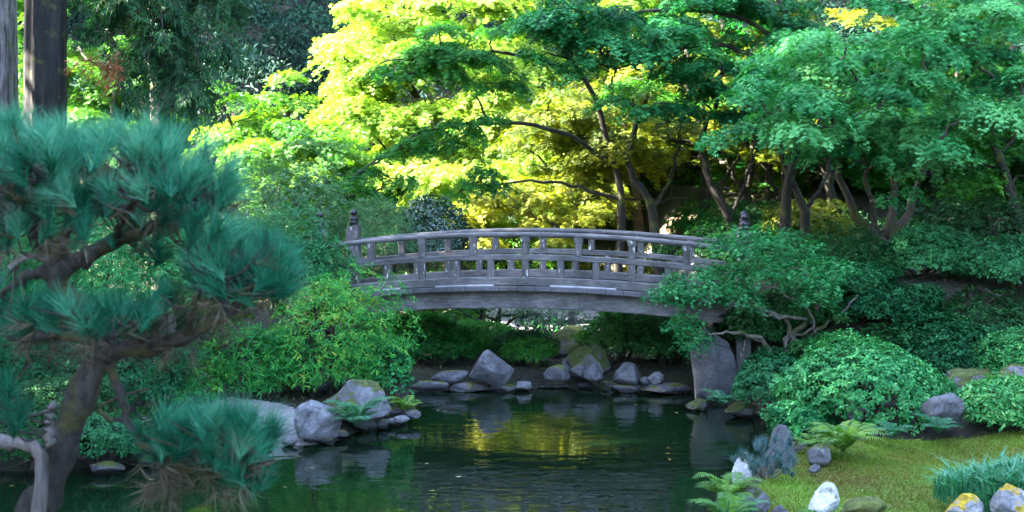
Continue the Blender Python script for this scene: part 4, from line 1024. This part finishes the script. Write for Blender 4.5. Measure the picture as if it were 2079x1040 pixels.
# twisted lace maple at the standing stone
b = on(1585, 18.9)
def q(*pts): return [W(x, y, d) for x, y, d in pts]
maple("twisted laceleaf maple with bare crooked stems over the standing stone", b,
      [([b] + q((1600, 690, 18.9), (1650, 650, 18.9), (1665, 600, 18.9), (1640, 560, 18.8), (1600, 520, 18.8)), .055, .02), ([b] + q((1560, 705, 18.8), (1520, 680, 18.6), (1480, 672, 18.4), (1440, 680, 18.3)), .05, .012),
       ([b] + q((1610, 700, 18.9), (1590, 650, 18.8), (1530, 620, 18.6), (1450, 600, 18.4), (1380, 600, 18.3)), .05, .012), ([b] + q((1640, 690, 18.9), (1700, 640, 19), (1740, 600, 19)), .045, .015), (q((1650, 650, 18.9), (1570, 640, 18.6), (1500, 600, 18.5), (1440, 560, 18.5)), .03, .01),
       (q((1610, 690, 18.9), (1650, 665, 18.7), (1630, 620, 18.6), (1560, 580, 18.5)), .03, .01)],
      region(1400, 475, 1730, 610, 17.9, 19.3, 48, .26, .42, 642) + region(1320, 560, 1520, 610, 17.9, 18.6, 22, .24, .36, 643) + region(1355, 635, 1445, 705, 17.8, 18.5, 12, .2, .3, 644) + region(1330, 575, 1420, 600, 17.9, 18.3, 6, .22, .3, 645)
      + [(W(1450, 480, 18.3), .3), (W(1500, 468, 18.4), .32), (W(1545, 462, 18.5), .34), (W(1600, 470, 18.6), .34), (W(1480, 485, 18.6), .4), (W(1530, 478, 18.6), .42), (W(1580, 480, 18.7), .4), (W(1640, 500, 18.8), .4), (W(1700, 530, 18.9), .4), (W(1345, 590, 18), .28), (W(1400, 700, 18), .26), (W(1390, 665, 18), .26)],
      LM_TEAL, BK_GREY, 646, .045, 700, .42, 'maple', .4, .18, .014, name='laceleaf_maple', toward=.14)
CL = dict(kind='round', leaf=.05, per=10, cluster=.045, lump=.36, tvar=.16, clump_var=.17)
sh("rounded bright teal bush by the lawn's far edge", 1765, 16.3, 310, 205, LM_BUSH, 651, n=1750, tint=.58, lift=-.02, name='bush', cat='bush', **CL)
sh("dark leafy bush between the standing stone and the round bush", 1590, 17.7, 190, 120, LM_DKTEAL, 652, n=1000, tint=.5, name='bush', cat='bush', **CL)
sh("low spreading part bush at the water below the round bush", 1630, 16.0, 130, 90, LM_BUSH, 653, n=520, tint=.4, name='bush', cat='bush', **CL)
sh("clipped dark green mound right of the forked trunk", 1885, 20.2, 190, 100, LM_DKTEAL, 654, n=1500, tint=.8, lift=.05, name='bush', cat='bush', **CL)
sh("clipped green mound at the edge above the gap with pale rocks", 2045, 19.8, 240, 110, LM_DKTEAL, 655, n=1700, tint=.7, lift=.0, name='bush', cat='bush', **CL)
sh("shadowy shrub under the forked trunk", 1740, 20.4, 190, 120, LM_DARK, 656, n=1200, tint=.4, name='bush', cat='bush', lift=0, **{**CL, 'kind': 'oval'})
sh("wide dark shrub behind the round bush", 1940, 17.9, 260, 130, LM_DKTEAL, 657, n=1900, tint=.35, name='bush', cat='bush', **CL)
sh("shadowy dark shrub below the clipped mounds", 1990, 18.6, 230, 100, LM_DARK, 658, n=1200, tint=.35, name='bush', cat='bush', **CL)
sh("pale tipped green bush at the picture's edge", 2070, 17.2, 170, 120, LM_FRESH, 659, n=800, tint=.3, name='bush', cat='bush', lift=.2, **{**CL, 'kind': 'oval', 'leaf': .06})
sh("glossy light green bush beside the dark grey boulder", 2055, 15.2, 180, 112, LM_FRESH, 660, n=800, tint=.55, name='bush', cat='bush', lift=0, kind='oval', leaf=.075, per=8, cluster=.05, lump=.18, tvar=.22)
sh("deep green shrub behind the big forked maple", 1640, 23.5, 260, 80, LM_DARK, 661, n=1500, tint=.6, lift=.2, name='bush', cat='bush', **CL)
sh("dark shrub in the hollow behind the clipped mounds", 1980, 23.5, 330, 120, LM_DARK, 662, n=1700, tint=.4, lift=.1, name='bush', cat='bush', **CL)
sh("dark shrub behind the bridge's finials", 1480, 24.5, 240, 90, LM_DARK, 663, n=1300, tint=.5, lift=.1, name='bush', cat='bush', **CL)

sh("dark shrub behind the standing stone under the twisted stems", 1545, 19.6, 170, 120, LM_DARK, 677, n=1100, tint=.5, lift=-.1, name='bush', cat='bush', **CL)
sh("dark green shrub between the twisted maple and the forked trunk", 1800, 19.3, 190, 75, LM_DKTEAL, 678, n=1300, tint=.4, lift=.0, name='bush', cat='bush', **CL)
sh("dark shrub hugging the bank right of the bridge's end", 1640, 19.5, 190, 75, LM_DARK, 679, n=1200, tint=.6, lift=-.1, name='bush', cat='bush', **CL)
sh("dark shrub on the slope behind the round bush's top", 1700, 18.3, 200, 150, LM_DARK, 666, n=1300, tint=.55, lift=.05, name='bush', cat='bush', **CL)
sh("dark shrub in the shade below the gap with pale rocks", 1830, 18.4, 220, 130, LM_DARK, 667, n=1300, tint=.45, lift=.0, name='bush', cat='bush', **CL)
sh("dim leafy bank shrub behind the pine's low bough", 350, 15.1, 200, 85, LM_DARK, 668, n=600, kind='oval', leaf=.06, per=8, tint=.55, lump=.45)
sh("dim leafy bank shrub where the bank meets the pine's trunk", 40, 14.5, 260, 100, LM_DARK, 669, n=800, kind='oval', leaf=.06, per=8, tint=.5, lump=.45)
sh("loose green shrub on the bank seen through the pine", 205, 14.8, 200, 95, LM_DKTEAL, 670, n=650, kind='oval', leaf=.06, per=8, tint=.6, lump=.45)
sh("green shrub filling the slope beside the twisted maple", 1720, 19.7, 170, 70, LM_DKTEAL, 664, n=1300, tint=.55, lift=.1, name='bush', cat='bush', **CL)
sh("loose teal shrub at the foot of the forked trunk", 1680, 20.6, 200, 60, LM_BUSH, 665, n=1000, tint=.35, lift=.1, name='bush', cat='bush', **CL)
# ---------------------------------------------------------------- ferns and grass
def gp(px, py, z=.2): p = G(px, py, z); return np.array([p[0], p[1], z])
fern("lush dark green fern between the two big boulders", gp(722, 868, .22), 701, LM_FERNDK, 15, .62, tint=.55)
fern("yellow green fern arching at the tip of the spit", gp(822, 838, .12), 702, LM_FERN, 13, .42, tint=.75)
fern("bright green fern cluster at the lawn's pond corner", gp(1712, 922, .32), 703, LM_FERN, 22, .62, tint=.7)
fern("smaller bright fern beside the fern cluster", gp(1655, 918, .28), 704, LM_FERN, 10, .42, tint=.55)
fern("dark fern hanging at the standing stone's foot", gp(1468, 826, .22), 705, LM_FERNDK, 10, .45, tint=.4)
fern("pale green fern reaching over the water at the bluish rock", gp(1478, 1020, .28), 706, LM_FERN, 13, .50, tint=.6)
fern("fern fronds before the bluish rock at the picture's lower edge", gp(1476, 1062, .25), 707, LM_FERN, 11, .46, tint=.45)
fern("fern fan in front of the pale round stone", gp(1500, 1068, .22), 708, LM_FERNDK, 8, .36, tint=.6)
fern("low green fern at the lawn's far edge", gp(1812, 890, .36), 709, LM_FERNDK, 9, .36, tint=.5)
fern("dark fern beside the dark grey boulder", gp(1905, 882, .4), 710, LM_FERNDK, 8, .4, tint=.3)
fern("dim fern beside the cascade", W(1110, 770, 21.8), 711, LM_FERNDK, 9, .55, tint=.2)
fern("small fern below the bright white stone", gp(1655, 1058, .33), 712, LM_FERN, 6, .2, tint=.5)

def blades(mb, pos, hgt, g, tint, wid=.012, bend=.5, lean=.35):
    n = len(pos); a = g.uniform(0, 6.283, n); o = np.stack([np.cos(a), np.sin(a), 0 * a], -1); sd = np.stack([-np.sin(a), np.cos(a), 0 * a], -1)
    h = hgt * g.uniform(.6, 1.2, n); l = g.uniform(.1, 1, n) * lean
    m = pos + o * (h * l * .4)[:, None] + np.array([0, 0, 1.]) * (h * .65)[:, None]
    e = pos + o * (h * (l + bend * g.uniform(.2, 1, n)))[:, None] + np.array([0, 0, 1.]) * (h * (1 - bend * .35 * g.uniform(0, 1, n)))[:, None]
    v = np.stack([pos + sd * wid / 2, pos - sd * wid / 2, m - sd * wid * .45, m + sd * wid * .45, e], 1)
    i = np.arange(n)[:, None] * 5
    mb.add(v.reshape(-1, 3), np.concatenate([i + 0, i + 1, i + 2, i + 3], 1), tint)
    b0 = mb.n - len(v) * 5
    mb.f.append(np.concatenate([i + 3, i + 2, i + 4], 1) + b0); mb.t.append(np.broadcast_to(tint, (n,)).copy()); mb.s.append(np.zeros(n, bool))
g = rng_of(720); b = gp(2112, 1040, .36)
t = thing("ornamental_grass", "thick clump of teal green strappy grass above the lichened stones", "grass clump", b)
n = 3600; r = np.sqrt(g.uniform(0, 1, n)); a = g.uniform(0, 6.283, n)
pos = b + np.stack([r * np.cos(a) * .80 * (1 + .15 * np.sin(a * 3)), r * np.sin(a) * .60 + .25, .20 * (1 - r ** 2) + .03 * np.sin(r * 9 + a * 2)], -1)
mb = MB(); blades(mb, pos, np.where(g.uniform(0, 1, n) < .15, .33, .23), g, np.clip(.5 + g.normal(0, .25, n), 0, 1), .017, .75, .5); mb.build("blades", LM_GRASS, t)
mb = MB(); v, f = ICO[3]; mb.add(b + np.array([0, .25, -.05]) + v * np.array([.70, .5, .17]), f, .2); mb.build("root_mound", M_EARTH, t)
g = rng_of(721); n = 125000
x = g.uniform(2.2, 7.2, n); y = g.uniform(10.4, 17.0, n); kp = in_lawn(x, y); x, y = x[kp], y[kp]; n = len(x)
pt = fbm(np.stack([x * 1.3, y * 1.3, 0 * x], -1), 722, 4, 1.0)
mb = MB(); pos = np.stack([x, y, H(x, y) + .015], -1)
blades(mb, pos, np.where(g.uniform(0, 1, n) < .06, .07, .028), g, np.clip(.45 + .22 * pt + g.normal(0, .14, n), 0, 1), .007, .6, .8)
tag(mb.build("moss_grass", LM_MOSSB), "short mossy yellow green turf of the lawn", None, None, 'stuff')

# leaf litter, fallen leaves
g = rng_of(729); n = 42000
x = g.uniform(-10, 9, n); y = g.uniform(10, 25, n); s = pond_sd(x, y); kp = (s > .12) & ~in_lawn(x, y) & ~in_path(x, y); x, y = x[kp], y[kp]; n = len(x)
mb = MB(); put_leaves(mb, 'oval', np.stack([x, y, H(x, y) + g.uniform(.012, .04, n)], -1), g.normal(size=(n, 3)) * np.array([1, 1, .25]), np.array([0, 0, 1.]) + g.normal(0, .4, (n, 3)), .065 * g.uniform(.5, 1.2, n), g.uniform(0, 1, n) ** 1.6)
tag(mb.build("leaf_litter", leaf_mat("litter_leaf", [(.02, .014, .008), (.05, .035, .018), (.04, .06, .015), (.16, .11, .05)], 0, rough=.8, spec=.2)), "brown leaf litter on the shaded banks", None, None, 'stuff')
g = rng_of(731); n = 70
x = g.uniform(-6, 3, n); y = g.uniform(13, 20.4, n); s = pond_sd(x, y); kp = (s < -.1) & ((s > -.9) | (g.uniform(0, 1, n) < .35)); x, y = x[kp], y[kp]; n = len(x)
mb = MB(); put_leaves(mb, 'trident', np.stack([x, y, np.full(n, .006)], -1), g.normal(size=(n, 3)) * np.array([1, 1, .02]), np.array([0, 0, 1.]) + g.normal(0, .03, (n, 3)), .055, g.uniform(0, 1, n))
tag(mb.build("floating_leaves", leaf_mat("floating_leaf", [(.10, .09, .02), (.3, .22, .05), (.4, .36, .22)], 0)), "fallen leaves floating on the pond near its banks", None, None, 'stuff')
g = rng_of(730); mb = MB(); n = 130
x = g.uniform(-6, 0, n); y = g.uniform(14, 19.5, n); s = pond_sd(x, y); kp = s > .1; x, y = x[kp], y[kp]; n = len(x)
put_leaves(mb, 'oval', np.stack([x, y, H(x, y) + .035], -1), g.normal(size=(n, 3)) * np.array([1, 1, .1]), np.array([0, 0, 1.]) + g.normal(0, .2, (n, 3)), .06, g.uniform(0, 1, n))
tag(mb.build("fallen_leaves", leaf_mat("fallen_leaf", [(.25, .16, .05), (.4, .30, .14), (.5, .42, .3)], 0)), "pale fallen leaves scattered on the bank", None, None, 'stuff')

# ---------------------------------------------------------------- pines
def tufts(mb, base, ax, g, n, L, wid, spread, tint):
    """needle brushes: base and axis per tuft, n needles each"""
    k = len(base); idx = np.repeat(np.arange(k), n); N = len(idx)
    A = norm(ax)[idx]; r = g.normal(size=(N, 3)); r = norm(r - (r * A).sum(-1, keepdims=True) * A)
    sp = spread * np.sqrt(g.uniform(0.02, 1, N))
    d = norm(A + r * sp[:, None])
    p0 = base[idx] + A * (L * .45 * g.uniform(-.55, .55, N))[:, None]
    sd = norm(np.cross(d, g.normal(size=(N, 3)))); l = L * g.uniform(.7, 1.15, N)
    v = np.stack([p0 + sd * wid / 2, p0 - sd * wid / 2, p0 + d * l[:, None]], 1)
    mb.add(v.reshape(-1, 3), np.arange(N * 3).reshape(-1, 3), np.clip(tint[idx] + g.normal(0, .16, N), 0, 1))
PD = 3.7
g = rng_of(801)
base = np.array([W(50, 1100, PD)[0], PD, hz(W(50, 1100, PD)[0], PD) - .05])
pt = thing("pine_tree", "blurred old pine with long teal needles and mossy crooked trunk close by the viewer", "tree", base)
tb = MB(); db = MB(); nodes = []
dead_parts = []
def limb(pts, ra, rb, mb=tb, rough=.07, kind=None):
    if kind: dead_parts.append(mb)
    cv = curve([W(x, y, d) for x, y, d in pts], 14, .004, int(g.integers(1e9)))
    rr = np.linspace(ra, rb, len(cv)) * (1 + .12 * np.sin(np.arange(len(cv)) * 1.9))
    mb.tube(cv, rr, 10, .5, rough, int(g.integers(1e9))); nodes.extend(list(cv)); return cv
cv = curve([base] + [W(x, y, PD) for x, y in ((70, 1080), (100, 990), (135, 890), (172, 790), (205, 715), (190, 650), (140, 600), (110, 560))], 30, .004, 5)
rr = np.linspace(.058, .028, len(cv)) * (1 + .1 * np.sin(np.arange(len(cv)) * 1.3)); tb.tube(cv, rr, 12, .5, .08, 6); nodes += list(cv[14:])
limb([(110, 565, PD), (95, 500, PD), (70, 440, PD), (30, 400, PD - .1)], .032, .010)
limb([(110, 565, PD), (122, 500, PD), (150, 440, PD + .05), (190, 380, PD)], .030, .010)
limb([(115, 560, PD), (165, 525, PD), (235, 490, PD), (330, 450, PD - .1), (430, 400, PD - .15)], .034, .010)
limb([(112, 560, PD), (60, 560, PD), (0, 600, PD)], .022, .010)
limb([(205, 715, PD), (300, 705, PD - .05), (380, 685, PD - .1), (450, 645, PD - .1), (520, 570, PD - .1)], 0.032, .010)
limb([(215, 722, PD), (242, 790, PD), (265, 865, PD), (310, 920, PD), (420, 900, PD)], .017, .008)
limb([(310, 920, PD), (380, 950, PD), (450, 960, PD)], .011, .006)
limb([(190, 690, PD), (120, 680, PD + .05), (40, 690, PD)], .02, .009)
limb([(150, 470, PD), (220, 400, PD + .1), (300, 340, PD)], .014, .006)
limb([(235, 490, PD), (260, 420, PD - .2), (330, 380, PD - .3)], .012, .005)
limb([(100, 510, PD), (20, 420, PD + .2), (-30, 360, PD + .3)], .014, .006)
limb([(150, 440, PD), (120, 380, PD - .25), (60, 330, PD - .3)], .010, .005)
limb([(330, 450, PD - .1), (400, 430, PD + .2), (450, 420, PD + .3)], .010, .005)
limb([(450, 645, PD - .1), (480, 580, PD + .2), (560, 560, PD + .3)], .012, .005)
limb([(380, 685, PD - .1), (400, 600, PD - .3), (440, 560, PD - .3)], .012, .005)
limb([(300, 705, PD), (260, 650, PD - .25), (200, 640, PD - .3)], .011, .005)
limb([(420, 900, PD), (480, 920, PD - .2), (530, 940, PD - .25)], .008, .004)
limb([(360, 910, PD), (400, 870, PD + .25), (470, 860, PD + .3)], .008, .004)
limb([(265, 865, PD), (200, 830, PD), (300, 790, PD)], .008, .004)
limb([(-60, 885, PD - .1), (20, 897, PD - .1), (78, 918, PD - .1), (84, 970, PD - .1), (68, 1100, PD - .1)], .018, .021, MB(), .14, 'dead')
limb([(105, 905, PD - .12), (100, 860, PD - .12), (102, 820, PD - .12)], .018, .014, MB(), .12, 'dead')
limb([(20, 545, PD - .1), (60, 520, PD - .1), (100, 530, PD - .1)], .012, .008, MB(), .07, 'dead')
limb([(90, 350, PD - .1), (120, 395, PD - .1), (150, 440, PD - .05)], .006, .010, MB(), .07, 'dead')
limb([(275, 330, PD - .12), (300, 370, PD - .1), (330, 440, PD - .1)], .006, .010, MB(), .07, 'dead')
limb([(160, 400, PD - .1), (140, 460, PD - .1), (125, 500, PD - .1)], .005, .008, MB(), .07, 'dead')
tb_nodes = np.array(nodes)
pads = [(215, 355, 255, 85, 140, .6), (405, 392, 68, 52, 34, .5), (50, 315, 110, 60, 48, .55), (285, 320, 50, 30, 16, .6), (485, 555, 100, 68, 84, .45), (545, 565, 55, 40, 26, .5), (345, 490, 100, 50, 22, .35), (150, 655, 190, 34, 54, .4), (30, 620, 60, 50, 16, .35), (445, 895, 110, 52, 84, .35), (340, 900, 55, 45, 20, .3), (500, 950, 60, 45, 26, .35), (20, 835, 60, 60, 14, .2), (-40, 470, 60, 120, 14, .35), (300, 640, 80, 40, 20, .35), (70, 480, 110, 50, 12, .3), (250, 450, 120, 50, 18, .3)]
B = []; A = []; T = []; BD = []; AD = []
for cx, cy, rx, ry, n, tn in pads:
    for k in range(n):
        while True:
            u, v_ = g.uniform(-1, 1, 2)
            if u * u + v_ * v_ < 1: break
        d = PD + g.uniform(-.42, .45)
        p = W(cx + u * rx, cy + v_ * ry, d)
        up = np.array([u * .55 + g.normal(0, .3), g.normal(-.1, .4), 1.0 if v_ < .5 else .55])
        B.append(p); A.append(up); T.append(tn + g.normal(0, .12) - .12 * v_)
        if g.uniform() < (.30 if v_ > .3 else .10): BD.append(p - np.array([0, 0, .03])); AD.append(np.array([u * .7 + g.normal(0, .5), g.normal(-.2, .5), g.uniform(-.9, .3)]))
for cx, cy, rx, ry, n in ((330, 700, 60, 30, 7), (410, 640, 50, 30, 10), (390, 985, 80, 30, 13), (310, 975, 35, 30, 8), (120, 700, 100, 20, 8), (250, 690, 50, 30, 5), (60, 520, 60, 40, 5)):
    for k in range(n):
        BD.append(W(cx + g.uniform(-rx, rx), cy + g.uniform(-ry, ry), PD + g.uniform(-.3, .3))); AD.append(np.array([g.normal(0, .7), g.normal(-.2, .5), g.uniform(-1.1, .2)]))
B = np.array(B); A = np.array(A); T = np.array(T); BD = np.array(BD); AD = np.array(AD)
for i in range(len(B)):
    j = int(np.argmin(np.linalg.norm(tb_nodes - B[i], axis=1) + g.uniform(0, .08, len(tb_nodes)))); a = tb_nodes[j]
    e = B[i] + norm(A[i]) * .02; m = (a + e) / 2 + np.array([g.normal(0, .02), g.normal(0, .02), -.03])
    if np.linalg.norm(a - B[i]) > .34: continue
    tb.tube(curve([a, m, e], 6), np.linspace(.0045, .002, 7), 4)
nb = MB(); tufts(nb, B, A, g, 80, .10, .0021, 1.0, T + g.normal(0, .16, len(T))); 
tb.build("trunk", BK_PINE, pt); [q_.build("dead_branch", BK_DEAD, pt) for q_ in dead_parts]; nb.build("needles", LM_NEEDLE, pt)
nb = MB(); tufts(nb, BD, AD, g, 22, .10, .0026, 1.1, np.full(len(BD), .5)); nb.build("dead_needles", LM_DEADN, pt)

b = gp(1560, 980, .2); t = thing("pine_sapling", "little blue needled pine in front of the pointed upright rock", "tree", b)
g = rng_of(820); wb = MB(); B = []; A = []
tops = [(1502, 930), (1535, 925), (1545, 905), (1560, 935), (1590, 925), (1600, 905), (1575, 950), (1615, 940), (1550, 950), (1525, 945), (1590, 955), (1570, 915)]
for (x, y) in tops:
    e = W(x, y, b[1] + g.uniform(-.25, .1)); cv = curve([b, (b + e) / 2 + np.array([g.normal(0, .04), 0, .03]), e], 7); wb.tube(cv, np.linspace(.014, .004, len(cv)), 5)
    for k in range(3): B.append(e + g.normal(0, .045, 3)); A.append(np.array([g.normal(0, .5), g.normal(-.1, .4), 1]))
wb.build("stem", BK_GREY, t); nb = MB(); tufts(nb, np.array(B), np.array(A), g, 90, .11, .004, 1.1, np.full(len(B), .5)); nb.build("needles", LM_BLUEN, t)
bpy.context.view_layer.update()
for o in SC.objects:
    if 'org' in o: del o['org']
